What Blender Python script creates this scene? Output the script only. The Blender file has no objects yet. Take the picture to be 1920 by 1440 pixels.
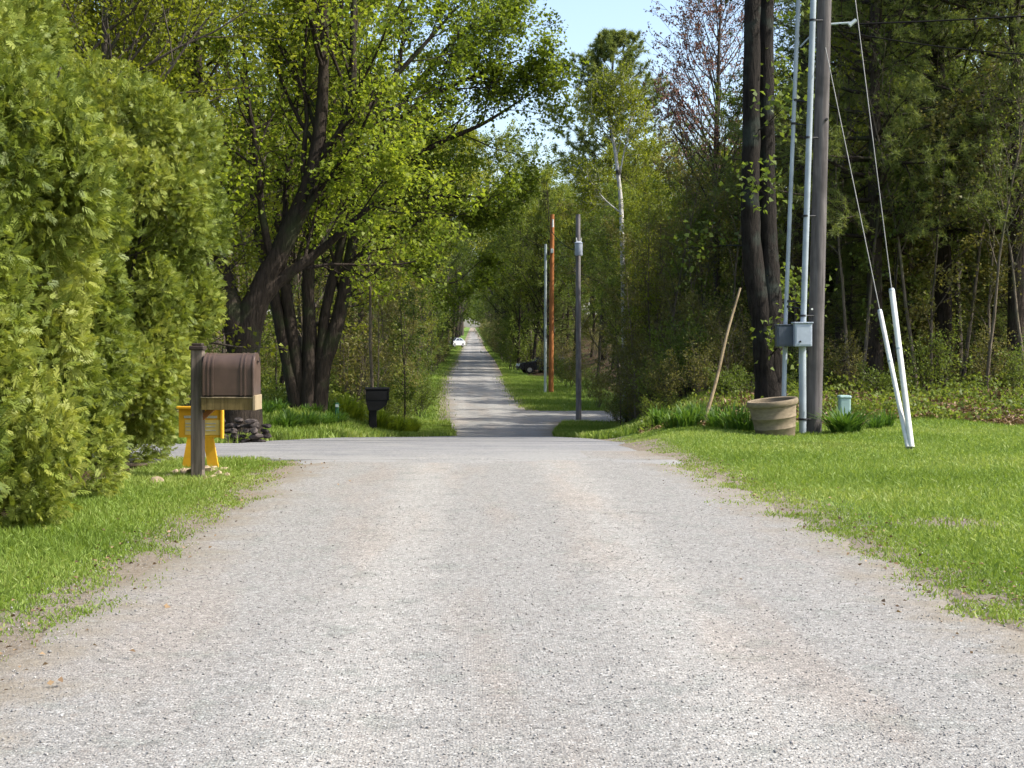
import bpy, bmesh, math, random
import numpy as np
from mathutils import Vector, Matrix

R = math.radians
PI = math.pi
sc = bpy.context.scene
COL = sc.collection
F, CX, HY, CH = 2667.0, 886.0, 645.0, 1.55     # survey of the place: focal, vanishing point, eye height


def at(px, row, d):
    return np.array([(px - CX) / F * d, d, CH - (row - HY) / F * d])


# ------------------------------------------------------------------ tagging
def tag(o, label=None, cat=None, group=None, kind=None):
    if label: o['label'] = label
    if cat: o['category'] = cat
    if group: o['group'] = group
    if kind: o['kind'] = kind
    return o


def empty(name, loc, rz=0.0):
    o = bpy.data.objects.new(name, None)
    o.empty_display_size = 0.2
    COL.objects.link(o)
    o.location = loc
    o.rotation_euler = (0, 0, rz)
    return o


def link(name, me, mat=None, parent=None):
    o = bpy.data.objects.new(name, me)
    if mat and not me.materials: me.materials.append(mat)
    COL.objects.link(o)
    if parent: o.parent = parent
    return o


def copy_tree(o, parent=None):
    c = o.copy()
    COL.objects.link(c)
    if parent: c.parent = parent
    for ch in list(o.children):
        copy_tree(ch, c)
    return c


# ------------------------------------------------------------------ mesh helpers
def np_mesh(name, V, F4=None, F3=None, tint=None, smooth=False):
    """tint: one value per face, quads first then triangles"""
    me = bpy.data.meshes.new(name)
    V = np.asarray(V, dtype=np.float32)
    n4 = 0 if F4 is None else len(F4)
    n3 = 0 if F3 is None else len(F3)
    me.vertices.add(len(V))
    me.vertices.foreach_set('co', V.ravel())
    loops = np.concatenate([np.asarray(F4, dtype=np.int32).ravel() if n4 else np.zeros(0, np.int32),
                            np.asarray(F3, dtype=np.int32).ravel() if n3 else np.zeros(0, np.int32)])
    me.loops.add(len(loops))
    me.loops.foreach_set('vertex_index', loops)
    me.polygons.add(n4 + n3)
    tot = np.concatenate([np.full(n4, 4, np.int32), np.full(n3, 3, np.int32)])
    start = np.concatenate([[0], np.cumsum(tot)[:-1]]).astype(np.int32)
    me.polygons.foreach_set('loop_start', start)
    me.polygons.foreach_set('loop_total', tot)
    if smooth:
        me.polygons.foreach_set('use_smooth', np.ones(n4 + n3, dtype=bool))
    if tint is not None:
        a = me.attributes.new('tint', 'FLOAT', 'FACE')
        a.data.foreach_set('value', np.asarray(tint, dtype=np.float32))
    me.update(calc_edges=True)
    return me


def norm(v):
    return v / np.maximum(np.linalg.norm(v, axis=-1, keepdims=True), 1e-9)


def tubes_mesh(name, polys, rng=None):
    """polys: list of (pts n x 3, radii n, sides)"""
    VV, FF = [], []
    off = 0
    for pts, rad, s in polys:
        pts = np.asarray(pts, float)
        n = len(pts)
        tg = np.gradient(pts, axis=0)
        tg = norm(tg)
        ref = np.array([1.0, 0.13, 0.07]) if abs(tg[:, 0]).mean() < 0.8 else np.array([0.1, 1.0, 0.2])
        a = norm(np.cross(tg, ref))
        b = np.cross(tg, a)
        ang = np.arange(s) * 2 * PI / s
        ring = (np.cos(ang)[None, :, None] * a[:, None, :] + np.sin(ang)[None, :, None] * b[:, None, :])
        rr = np.asarray(rad, float)[:, None]
        if rng is not None and s >= 8:
            rr = rr * (1 + 0.05 * rng.standard_normal((n, s)))
            V = pts[:, None, :] + ring * rr[:, :, None]
        else:
            V = pts[:, None, :] + ring * rr[:, :, None]
        VV.append(V.reshape(-1, 3))
        i = np.arange(n - 1)[:, None] * s
        j = np.arange(s)[None, :]
        j2 = (j + 1) % s
        q = np.stack([i + j, i + j2, i + s + j2, i + s + j], -1).reshape(-1, 4) + off
        FF.append(q)
        off += n * s
    return np_mesh(name, np.concatenate(VV), np.concatenate(FF), smooth=True)


def resample(pts, rad, n):
    """smooth a hand-laid limb with a Catmull-Rom curve"""
    pts = np.asarray(pts, float); rad = np.asarray(rad, float)
    P = np.vstack([2 * pts[0] - pts[1], pts, 2 * pts[-1] - pts[-2]])
    m = len(pts) - 1
    out = []
    for k in range(n):
        t = k / (n - 1) * m
        i = min(int(t), m - 1); u = t - i
        p0, p1, p2, p3 = P[i], P[i + 1], P[i + 2], P[i + 3]
        out.append(0.5 * ((2 * p1) + (-p0 + p2) * u + (2 * p0 - 5 * p1 + 4 * p2 - p3) * u * u + (-p0 + 3 * p1 - 3 * p2 + p3) * u ** 3))
    return np.array(out), np.interp(np.linspace(0, m, n), np.arange(m + 1), rad)


class BM:
    """collects primitives into one mesh"""
    def __init__(self):
        self.bm = bmesh.new()

    def box(self, c, s, rot=None, bev=0.0):
        g = bmesh.ops.create_cube(self.bm, size=1.0)
        vs = g['verts']
        M = Matrix.Translation(Vector(c)) @ (rot.to_4x4() if rot else Matrix.Identity(4)) @ Matrix.Diagonal((s[0], s[1], s[2], 1))
        bmesh.ops.transform(self.bm, matrix=M, verts=vs)
        if bev:
            es = list({e for v in vs for e in v.link_edges})
            bmesh.ops.bevel(self.bm, geom=es, offset=bev, segments=2, profile=0.5, affect='EDGES')
        return self

    def tube(self, a, b, r, r2=None, s=12, cap=True):
        a = Vector(a); b = Vector(b)
        d = b - a
        q = d.to_track_quat('Z', 'Y')
        M = Matrix.Translation((a + b) / 2) @ q.to_matrix().to_4x4()
        bmesh.ops.create_cone(self.bm, cap_ends=cap, segments=s, radius1=r, radius2=r if r2 is None else r2, depth=d.length, matrix=M)
        return self

    def lathe(self, prof, s=40, M=None):
        rings = []
        for r, z in prof:
            rings.append([self.bm.verts.new((r * math.cos(2 * PI * k / s), r * math.sin(2 * PI * k / s), z)) for k in range(s)])
        for i in range(len(rings) - 1):
            for k in range(s):
                self.bm.faces.new((rings[i][k], rings[i][(k + 1) % s], rings[i + 1][(k + 1) % s], rings[i + 1][k]))
        if M is not None:
            bmesh.ops.transform(self.bm, matrix=M, verts=[v for r_ in rings for v in r_])
        return self

    def prism(self, prof, x0, x1, M=None, bev=0.0):
        """prof: (y, z) outline, extruded along x"""
        A = [self.bm.verts.new((x0, y, z)) for y, z in prof]
        B = [self.bm.verts.new((x1, y, z)) for y, z in prof]
        n = len(prof)
        fs = [self.bm.faces.new(A), self.bm.faces.new(B[::-1])]
        for k in range(n):
            fs.append(self.bm.faces.new((A[k], B[k], B[(k + 1) % n], A[(k + 1) % n])))
        if bev:
            es = list({e for f_ in fs[:2] for e in f_.edges})
            bmesh.ops.bevel(self.bm, geom=es, offset=bev, segments=2, profile=0.5, affect='EDGES')
        elif M is not None:
            bmesh.ops.transform(self.bm, matrix=M, verts=A + B)
        return self

    def build(self, name, mat, parent=None, smooth=None, loc=None):
        bmesh.ops.recalc_face_normals(self.bm, faces=self.bm.faces)
        me = bpy.data.meshes.new(name)
        self.bm.to_mesh(me)
        self.bm.free()
        if smooth is not None:
            me.polygons.foreach_set('use_smooth', np.ones(len(me.polygons), dtype=bool))
            me.set_sharp_from_angle(angle=R(smooth))
        o = link(name, me, mat, parent)
        if loc is not None: o.location = loc
        return o


# ------------------------------------------------------------------ materials
def new_mat(name):
    m = bpy.data.materials.new(name)
    m.use_nodes = True
    nt = m.node_tree
    nt.nodes.clear()
    out = nt.nodes.new('ShaderNodeOutputMaterial')
    return m, nt, out


class NB:
    def __init__(self, nt):
        self.nt = nt

    def n(self, t, **kw):
        nd = self.nt.nodes.new(t)
        for k, v in kw.items():
            if k in nd.inputs: nd.inputs[k].default_value = v
            else: setattr(nd, k, v)
        return nd

    def l(self, a, b):
        self.nt.links.new(a, b)

    def noise(self, vec, scale, detail=4, rough=0.55):
        nd = self.n('ShaderNodeTexNoise', Scale=scale, Detail=detail, Roughness=rough)
        if vec is not None: self.l(vec, nd.inputs['Vector'])
        return nd.outputs['Fac']

    def ramp(self, fac, stops, interp='LINEAR'):
        nd = self.n('ShaderNodeValToRGB')
        nd.color_ramp.interpolation = interp
        e = nd.color_ramp.elements
        while len(e) < len(stops): e.new(0.5)
        for el, (p, c) in zip(e, stops):
            el.position = p
            el.color = (*c, 1) if len(c) == 3 else c
        self.l(fac, nd.inputs['Fac'])
        return nd.outputs['Color']

    def mix(self, fac, a, b, mode='MIX'):
        nd = self.n('ShaderNodeMix', data_type='RGBA', blend_type=mode)
        for s, v in ((nd.inputs[0], fac), (nd.inputs[6], a), (nd.inputs[7], b)):
            if hasattr(v, 'is_linked'): self.l(v, s)
            elif isinstance(v, (int, float)): s.default_value = v
            else: s.default_value = (*v, 1)
        return nd.outputs[2]

    def math(self, op, a, b=0.0, clamp=False):
        nd = self.n('ShaderNodeMath', operation=op, use_clamp=clamp)
        for s, v in ((nd.inputs[0], a), (nd.inputs[1], b)):
            if hasattr(v, 'is_linked'): self.l(v, s)
            else: s.default_value = v
        return nd.outputs[0]

    def mapr(self, v, a, b, c=0.0, d=1.0):
        nd = self.n('ShaderNodeMapRange')
        nd.interpolation_type = 'SMOOTHSTEP'
        self.l(v, nd.inputs[0])
        for k, x in zip((1, 2, 3, 4), (a, b, c, d)): nd.inputs[k].default_value = x
        return nd.outputs[0]


def principled(b, out, color, rough=0.6, spec=0.3, metal=0.0, bump=None, bstr=0.3, bdist=0.01):
    p = b.n('ShaderNodeBsdfPrincipled', Roughness=rough, Metallic=metal)
    p.inputs['Specular IOR Level'].default_value = spec
    if hasattr(color, 'is_linked'): b.l(color, p.inputs['Base Color'])
    else: p.inputs['Base Color'].default_value = (*color, 1)
    if bump is not None:
        bp = b.n('ShaderNodeBump', Strength=bstr, Distance=bdist)
        b.l(bump, bp.inputs['Height'])
        b.l(bp.outputs[0], p.inputs['Normal'])
    b.l(p.outputs[0], out.inputs[0])
    return p


def objco(b, scale=(1, 1, 1)):
    tc = b.n('ShaderNodeTexCoord')
    if scale == (1, 1, 1): return tc.outputs['Object']
    mp = b.n('ShaderNodeMapping')
    mp.inputs['Scale'].default_value = scale
    b.l(tc.outputs['Object'], mp.inputs['Vector'])
    return mp.outputs[0]


def leaf_mat(name, dark, mid, light, trans=0.42, obj_var=0.35, tl=(1.25, 1.2, 0.7), rough=0.5):
    m, nt, out = new_mat(name)
    b = NB(nt)
    t = b.n('ShaderNodeAttribute', attribute_name='tint').outputs['Fac']
    oi = b.n('ShaderNodeObjectInfo').outputs['Random']
    f = b.math('ADD', b.math('MULTIPLY', t, 1 - obj_var), b.math('MULTIPLY', oi, obj_var))
    c = b.ramp(f, [(0.05, dark), (0.5, mid), (0.95, light)])
    p = b.n('ShaderNodeBsdfPrincipled', Roughness=rough)
    p.inputs['Specular IOR Level'].default_value = 0.25
    b.l(c, p.inputs['Base Color'])
    tr = b.n('ShaderNodeBsdfTranslucent')
    b.l(b.mix(1.0, c, tl, 'MULTIPLY'), tr.inputs['Color'])
    mx = b.n('ShaderNodeMixShader')
    mx.inputs[0].default_value = trans
    b.l(p.outputs[0], mx.inputs[1]); b.l(tr.outputs[0], mx.inputs[2])
    b.l(mx.outputs[0], out.inputs[0])
    return m


def bark_mat(name, c1, c2, c3=None, scale=1.0, obj_var=True):
    m, nt, out = new_mat(name)
    b = NB(nt)
    v = objco(b, (9 * scale, 9 * scale, 1.6 * scale))
    n1 = b.noise(v, 2.2, 6, 0.65)
    n2 = b.noise(objco(b), 1.3, 3)
    c = b.ramp(n1, [(0.3, c1), (0.7, c2)])
    if c3: c = b.mix(b.mapr(n2, 0.52, 0.66), c, c3)
    if obj_var:
        oi = b.n('ShaderNodeObjectInfo').outputs['Random']
        hv = b.n('ShaderNodeHueSaturation')
        b.l(b.math('ADD', 0.75, b.math('MULTIPLY', oi, 0.6)), hv.inputs['Value'])
        b.l(c, hv.inputs['Color']); c = hv.outputs[0]
    principled(b, out, c, 0.9, 0.15, bump=n1, bstr=0.9, bdist=0.07)
    return m


def plain_mat(name, c, rough=0.5, spec=0.4, metal=0.0, var=0.18, scale=6.0, bump=0.12, stretch=(1, 1, 1)):
    m, nt, out = new_mat(name)
    b = NB(nt)
    n1 = b.noise(objco(b, stretch), scale, 5, 0.6)
    lo = tuple(x * (1 - var) for x in c); hi = tuple(min(1, x * (1 + var)) for x in c)
    principled(b, out, b.ramp(n1, [(0.3, lo), (0.7, hi)]), rough, spec, metal, bump=n1, bstr=bump, bdist=0.006)
    return m


def wood_mat(name, c1, c2, scale=1.0):
    m, nt, out = new_mat(name)
    b = NB(nt)
    n1 = b.noise(objco(b, (14 * scale, 14 * scale, 0.9 * scale)), 2.0, 6, 0.6)
    n2 = b.noise(objco(b), 2.0, 3)
    c = b.ramp(n1, [(0.3, c1), (0.72, c2)])
    c = b.mix(b.mapr(n2, 0.45, 0.7, 0, 0.5), c, tuple(x * 0.55 for x in c1))
    principled(b, out, c, 0.85, 0.2, bump=n1, bstr=0.5, bdist=0.01)
    return m


M = {}
M['maple'] = leaf_mat('maple_leaf', (0.105, 0.150, 0.016), (0.180, 0.245, 0.026), (0.280, 0.325, 0.040), 0.56, 0.15)
M['yellow'] = leaf_mat('spring_leaf', (0.11, 0.135, 0.014), (0.20, 0.235, 0.024), (0.30, 0.31, 0.04), 0.52, 0.3)
M['green'] = leaf_mat('green_leaf', (0.065, 0.100, 0.020), (0.125, 0.175, 0.032), (0.21, 0.25, 0.05), 0.5, 0.5)
M['olive'] = leaf_mat('olive_leaf', (0.085, 0.085, 0.024), (0.155, 0.155, 0.042), (0.23, 0.215, 0.065), 0.45, 0.5)
M['bud'] = leaf_mat('red_bud', (0.20, 0.05, 0.05), (0.24, 0.13, 0.12), (0.30, 0.21, 0.17), 0.3, 0.1)
M['thuja'] = leaf_mat('arborvitae_spray', (0.075, 0.112, 0.018), (0.190, 0.240, 0.040), (0.32, 0.345, 0.075), 0.40, 0.12)
M['pine'] = leaf_mat('pine_needle', (0.085, 0.120, 0.034), (0.145, 0.185, 0.052), (0.22, 0.25, 0.075), 0.45, 0.3)
M['daylily'] = leaf_mat('strap_leaf', (0.045, 0.100, 0.016), (0.080, 0.160, 0.024), (0.14, 0.22, 0.035), 0.42, 0.4)
M['brightherb'] = leaf_mat('bright_strap_leaf', (0.13, 0.19, 0.015), (0.22, 0.29, 0.024), (0.31, 0.37, 0.035), 0.48, 0.3)
M['grass'] = leaf_mat('grass_blade', (0.120, 0.185, 0.030), (0.190, 0.275, 0.045), (0.32, 0.37, 0.11), 0.42, 0.0)
M['litter'] = leaf_mat('dead_leaf', (0.08, 0.050, 0.028), (0.17, 0.11, 0.06), (0.30, 0.21, 0.12), 0.15, 0.0)
M['bark'] = bark_mat('dark_bark', (0.018, 0.014, 0.011), (0.065, 0.050, 0.038), (0.04, 0.045, 0.022))
M['greybark'] = bark_mat('grey_bark', (0.035, 0.029, 0.023), (0.105, 0.088, 0.07), (0.06, 0.065, 0.035))
M['lichenbark'] = bark_mat('lichen_bark', (0.007, 0.006, 0.005), (0.032, 0.026, 0.022), (0.034, 0.040, 0.033), obj_var=False)
M['tanbark'] = bark_mat('tan_bark', (0.07, 0.055, 0.04), (0.20, 0.165, 0.12), (0.09, 0.09, 0.05))
M['birch'] = bark_mat('birch_bark', (0.33, 0.32, 0.29), (0.62, 0.60, 0.55), (0.05, 0.045, 0.04), 0.7, False)

# ------------------------------------------------------------------ terrain
YP = np.array([-40, 0, 18, 21, 24, 30, 38, 46, 55, 65, 80, 110, 160, 210, 300, 420, 900.])
ZP = np.array([0, 0, 0, -.05, -.15, -.45, -.95, -1.45, -1.8, -1.75, -1.35, -1.05, -.3, .6, 2.6, 5, 12.])
YL = np.array([-40, 0, 18, 25, 30, 36, 45, 60, 80, 110, 160, 210, 300, 420, 900.])
ZL = np.array([0, 0, 0, -.25, -.25, -.1, 0, -.3, -.6, -.3, .8, 2, 5, 9, 20.])
YR = np.array([-40, 0, 20, 27, 33, 45, 70, 120, 200, 420, 900.])
ZR = np.array([0, 0, 0, 0, .4, .7, 1.0, 1.6, 3.5, 9, 20.])
_yy = np.arange(-60, 905, 0.5)


def _smooth(Y, Z, w):
    z = np.interp(_yy, Y, Z)
    k = np.ones(w) / w
    return np.convolve(np.pad(z, w // 2, mode='edge'), k, 'valid')[:len(_yy)]


_zp, _zl, _zr = _smooth(YP, ZP, 9), _smooth(YL, ZL, 9), _smooth(YR, ZR, 7)


def sst(x, a, b):
    t = np.clip((x - a) / (b - a), 0, 1)
    return t * t * (3 - 2 * t)


# road edges along the way
YE = [-40, 19.0, 24.4, 24.9, 28, 34, 40, 46, 55, 65, 80, 110, 160, 210, 300, 420, 900]
XE = [-2.5, -2.42, -4.8, -4.5, -3.7, -2.5, -1.6, -.8, -1.0, -1.3, -1.7, -2.1, -1.9, -1.85, -1.2, -1.0, -1]
YX = [-40, 8, 13, 18.4, 23, 26, 34, 46, 55, 60, 65, 70, 80, 110, 160, 210, 300, 420, 900]
XX = [3.12, 3.12, 3.07, 2.86, 2.86, 2.75, 2.55, 2.6, 3.2, 3.8, 3.5, 2.6, 2.35, 2.4, 2.5, 2.05, 1.7, 1.2, 1.2]


def xl(Y): return np.interp(Y, YE, XE)
def xr(Y): return np.interp(Y, YX, XX)


def in_side_road(X, Y):
    return (Y > 19.0) & (Y < 24.6) & (X < -2)


def gz(X, Y):
    X = np.asarray(X, float); Y = np.asarray(Y, float)
    r = np.interp(Y, _yy, _zp); l = np.interp(Y, _yy, _zl); g = np.interp(Y, _yy, _zr)
    aR = np.interp(Y, [0, 24, 30, 40, 55, 90, 130], [2.3, 2.3, 2.6, 3.2, 7, 7, 3.5]); bR = np.interp(Y, [0, 24, 30, 45, 58, 90, 130, 400], [3.6, 3.6, 5.2, 9, 16, 16, 14, 20])
    aL = np.interp(Y, [0, 24, 36, 400], [2.2, 3.5, 1.8, 2.0]); bL = np.interp(Y, [0, 24, 36, 50, 400], [5, 7, 4.6, 6, 20])
    z = r + (g - r) * sst(X, aR, bR) + (l - r) * sst(-X, aL, bL)
    w = sst(np.abs(X) + 0 * Y, 6, 25) * sst(Y, 20, 60)
    z = z + w * (0.35 * np.sin(X * 0.21 + Y * 0.13) + 0.25 * np.sin(X * 0.47 - Y * 0.19 + 1.3))
    z = z + 0.03 * sst(np.abs(X), 3.2, 5) * np.sin(X * 1.9 + 0.6) * np.sin(Y * 1.1)
    return z


def gzs(x, y): return float(gz(x, y))


def grid_obj(name, xs, ys, zfun, mat, kind='structure'):
    X, Y = np.meshgrid(xs, ys)
    Z = zfun(X, Y)
    V = np.stack([X, Y, Z], -1).reshape(-1, 3)
    nx, ny = len(xs), len(ys)
    i = np.arange(ny - 1)[:, None] * nx + np.arange(nx - 1)[None, :]
    Q = np.stack([i, i + 1, i + nx + 1, i + nx], -1).reshape(-1, 4)
    me = np_mesh(name, V, Q, smooth=True)
    return me, X, Y


def rand2(rng, X, Y, s):
    """smooth pseudo-noise for ragged edges"""
    return (np.sin(X * 1.7 * s + Y * 2.3 * s + 0.4) + np.sin(X * 3.1 * s - Y * 1.3 * s + 2.0) + np.sin(Y * 4.7 * s + X * 0.7 * s)) / 3


def road_depth(X, Y):
    """how far inside a road surface (positive inside), metres"""
    d = np.minimum(X - xl(Y), xr(Y) - X)
    side = np.where(X < -1.5, np.minimum(Y - 19.1, 24.4 - Y), -9)
    drv = np.where(X > 1.5, np.minimum(np.minimum(Y - 60.5, 68 - Y), 14 - X), -9)
    return np.maximum(np.maximum(d, side), drv)


def cover(X, Y):
    """1 = grass, 0 = woodland floor"""
    rl = xr(Y); ll = xl(Y)
    c = np.zeros_like(X)
    edge = 27.2 + 0.5 * np.sin(X * 0.9) + 0.3 * np.sin(X * 2.3)
    c = np.maximum(c, sst(X, rl - 0.2, rl + 0.3) * sst(edge - Y, -0.3, 0.4))
    c = np.maximum(c, sst(-X, -ll - .2, -ll + .3) * (Y < 19.4) * sst(X, -4.4, -3.6))
    c = np.maximum(c, sst(ll - X, -.2, .3) * (1 - sst(ll - X, 2.2, 4.0)) * (Y > 24))
    c = np.maximum(c, (1 - sst(X - rl, 1.5, 2.6)) * sst(X - rl, -.2, .3) * (Y > 27))
    c = np.maximum(c, sst(Y, 67, 70) * (1 - sst(Y, 100, 112)) * (1 - sst(X, 7, 9)) * (X > 2))
    return c


def build_ground():
    m, nt, out = new_mat('ground_soil')
    b = NB(nt)
    cv = b.n('ShaderNodeAttribute', attribute_name='cover').outputs['Fac']
    co = objco(b)
    n1 = b.noise(co, 1.1, 5); n2 = b.noise(co, 22, 6, 0.7); n3 = b.noise(co, 5, 4)
    litter = b.ramp(n2, [(0.25, (0.022, 0.015, 0.009)), (0.5, (0.075, 0.048, 0.028)), (0.75, (0.16, 0.11, 0.065))])
    moss = b.mix(b.mapr(n1, 0.5, 0.68), litter, (0.05, 0.075, 0.018))
    grass = b.ramp(n2, [(0.25, (0.075, 0.12, 0.025)), (0.6, (0.12, 0.19, 0.036)), (0.85, (0.18, 0.235, 0.06))])
    grass = b.mix(b.mapr(n3, 0.56, 0.72, 0, 0.5), grass, (0.15, 0.14, 0.045))
    f = b.math('ADD', cv, b.math('MULTIPLY', b.math('SUBTRACT', n3, 0.5), 0.9))
    c = b.mix(b.mapr(f, 0.4, 0.6), moss, grass)
    ed = b.n('ShaderNodeAttribute', attribute_name='edge').outputs['Fac']
    f2 = b.math('ADD', ed, b.math('MULTIPLY', b.math('SUBTRACT', n3, 0.5), 0.8))
    c = b.mix(b.mapr(f2, 0.3, 0.65), c, b.ramp(n2, [(0.3, (0.15, 0.12, 0.085)), (0.7, (0.30, 0.26, 0.21))]))
    principled(b, out, c, 0.95, 0.1, bump=n2, bstr=0.9, bdist=0.05)
    xs = np.unique(np.concatenate([np.arange(-160, -16, 6.0), np.arange(-16, 20, 0.3), np.arange(20, 170, 6.0)]))
    ys = np.unique(np.concatenate([np.arange(-30, 3, 3.0), np.arange(3, 75, 0.3), np.arange(75, 130, 1.0), np.arange(130, 450, 6), np.arange(450, 901, 30)]))

    def z(X, Y):
        return gz(X, Y) - 0.045 * sst(road_depth(X, Y), 0.15, 0.7)
    me, X, Y = grid_obj('ground', xs, ys, z, m)
    a = me.attributes.new('cover', 'FLOAT', 'POINT')
    a.data.foreach_set('value', cover(X, Y).ravel().astype(np.float32))
    a = me.attributes.new('edge', 'FLOAT', 'POINT')
    bare = np.exp(-(((X - 4.15 - .1 * (Y - 12.3)) / .55) ** 2 + ((Y - 12.2) / .55) ** 2))
    a.data.foreach_set('value', np.maximum(np.exp(-np.abs(np.minimum(road_depth(X, Y), 0)) / .38), bare).ravel().astype(np.float32))
    tag(link('ground', me, m), 'soil and turf under the woods and lawn', None, None, 'structure')


def gravel_material():
    m, nt, out = new_mat('gravel')
    b = NB(nt)
    co = objco(b)
    sx = b.n('ShaderNodeSeparateXYZ'); b.l(co, sx.inputs[0])
    vo = b.n('ShaderNodeTexVoronoi', Scale=75.0, feature='F1'); b.l(co, vo.inputs['Vector'])
    sp = b.n('ShaderNodeSeparateColor'); b.l(vo.outputs['Color'], sp.inputs[0])
    st = b.ramp(sp.outputs[0], [(0.0, (0.20, 0.195, 0.19)), (0.25, (0.34, 0.325, 0.31)), (0.5, (0.43, 0.405, 0.385)), (0.8, (0.54, 0.51, 0.48)), (1.0, (0.76, 0.73, 0.70))])
    vo2 = b.n('ShaderNodeTexVoronoi', Scale=210.0, feature='F1'); b.l(co, vo2.inputs['Vector'])
    sp2 = b.n('ShaderNodeSeparateColor'); b.l(vo2.outputs['Color'], sp2.inputs[0])
    fine = b.ramp(sp2.outputs[1], [(0.0, (0.27, 0.25, 0.24)), (0.6, (0.44, 0.41, 0.385)), (1.0, (0.60, 0.57, 0.54))])
    c = b.mix(b.mapr(vo.outputs['Distance'], 0.35, 0.75), st, fine)
    vo3 = b.n('ShaderNodeTexVoronoi', Scale=34.0, feature='F1'); b.l(co, vo3.inputs['Vector'])
    sp3 = b.n('ShaderNodeSeparateColor'); b.l(vo3.outputs['Color'], sp3.inputs[0])
    c = b.mix(b.mapr(sp3.outputs[1], 0.80, 0.97, 0, 0.65), c, b.ramp(sp3.outputs[2], [(0.0, (0.17, 0.165, 0.16)), (0.5, (0.40, 0.35, 0.32)), (1.0, (0.70, 0.68, 0.66))]))
    # pinkish and grey patches, along the wheel tracks
    tr = b.n('ShaderNodeMapping'); tr.inputs['Scale'].default_value = (1.4, 0.22, 1); b.l(co, tr.inputs['Vector'])
    p1 = b.noise(tr.outputs[0], 1.0, 4)
    p2 = b.noise(co, 3.2, 5)
    c = b.mix(b.mapr(p1, 0.47, 0.66, 0, 0.75), c, b.mix(1.0, c, (1.02, 0.95, 0.90), 'MULTIPLY'))
    c = b.mix(b.mapr(p2, 0.52, 0.70, 0, 0.55), c, b.mix(1.0, c, (0.80, 0.86, 0.83), 'MULTIPLY'))
    # packed pale wheel tracks
    ax = b.math('ABSOLUTE', b.math('SUBTRACT', b.math('ABSOLUTE', b.math('SUBTRACT', sx.outputs[0], 0.3)), 0.85))
    wob = b.math('ADD', ax, b.math('MULTIPLY', b.math('SUBTRACT', p2, 0.5), 0.9))
    c = b.mix(b.mapr(wob, 0.05, 0.50, 0.60, 0.0), c, b.mix(1.0, c, (1.28, 1.27, 1.25), 'MULTIPLY'))
    # soil washed in along the edges
    ex = b.n('ShaderNodeAttribute', attribute_name='edge').outputs['Fac']
    n3 = b.noise(co, 2.6, 6, 0.65)
    ed = b.math('ADD', ex, b.math('MULTIPLY', b.math('SUBTRACT', n3, 0.5), 1.5))
    n22 = b.noise(co, 22, 6, 0.7)
    soil = b.ramp(n22, [(0.3, (0.25, 0.20, 0.14)), (0.7, (0.50, 0.43, 0.35))])
    c = b.mix(b.mapr(ed, 0.0, 0.8, 0.95, 0.0), c, soil)
    # a rusty run and scattered dark crumbs
    n4 = b.noise(co, 9, 5, 0.7)
    c = b.mix(b.mapr(n4, 0.69, 0.74, 0, 0.55), c, (0.22, 0.17, 0.13))
    c = b.mix(1.0, c, (0.552, 0.567, 0.558), 'MULTIPLY')
    h = b.math('ADD', b.math('MULTIPLY', b.math('SUBTRACT', 1.0, vo.outputs['Distance']), 1.0), b.math('MULTIPLY', vo2.outputs['Distance'], -0.4))
    principled(b, out, c, 0.9, 0.15, bump=h, bstr=0.55, bdist=0.012)
    return m


def strip(name, Ys, fl, fr, ncol, lift, mat, rag=0.1, seed=0, crown=0.0):
    rng = np.random.default_rng(seed)
    Ys = np.asarray(Ys)
    L = fl(Ys) + rag * rand2(rng, Ys * 0 + seed, Ys, 1.3); Rr = fr(Ys) + rag * rand2(rng, Ys * 0 + seed + 7, Ys, 1.1)
    t = np.linspace(0, 1, ncol)
    X = L[:, None] + (Rr - L)[:, None] * t[None, :]
    Y = np.repeat(Ys[:, None], ncol, 1)
    Z = gz(X, Y) + lift - 0.05 * (np.abs(t - .5)[None, :] * 2) ** 24
    if crown: Z = Z + crown * (1 - (2 * t[None, :] - 1) ** 2) * 0.5
    if name == 'side_road':
        Z = Z - 0.03 * (1 - sst(Y + .75 * rand2(rng, X, Y, .8) + .3 * rand2(rng, X, Y, 3.1), 18.3, 19.4)) * (X > -2.4)
    V = np.stack([X, Y, Z], -1).reshape(-1, 3)
    i = np.arange(len(Ys) - 1)[:, None] * ncol + np.arange(ncol - 1)[None, :]
    Q = np.stack([i, i + 1, i + ncol + 1, i + ncol], -1).reshape(-1, 4)
    me = np_mesh(name, V, Q, smooth=True)
    a = me.attributes.new('edge', 'FLOAT', 'POINT')
    a.data.foreach_set('value', np.minimum(X - L[:, None], Rr[:, None] - X).ravel().astype(np.float32))
    return link(name, me, mat)


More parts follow.
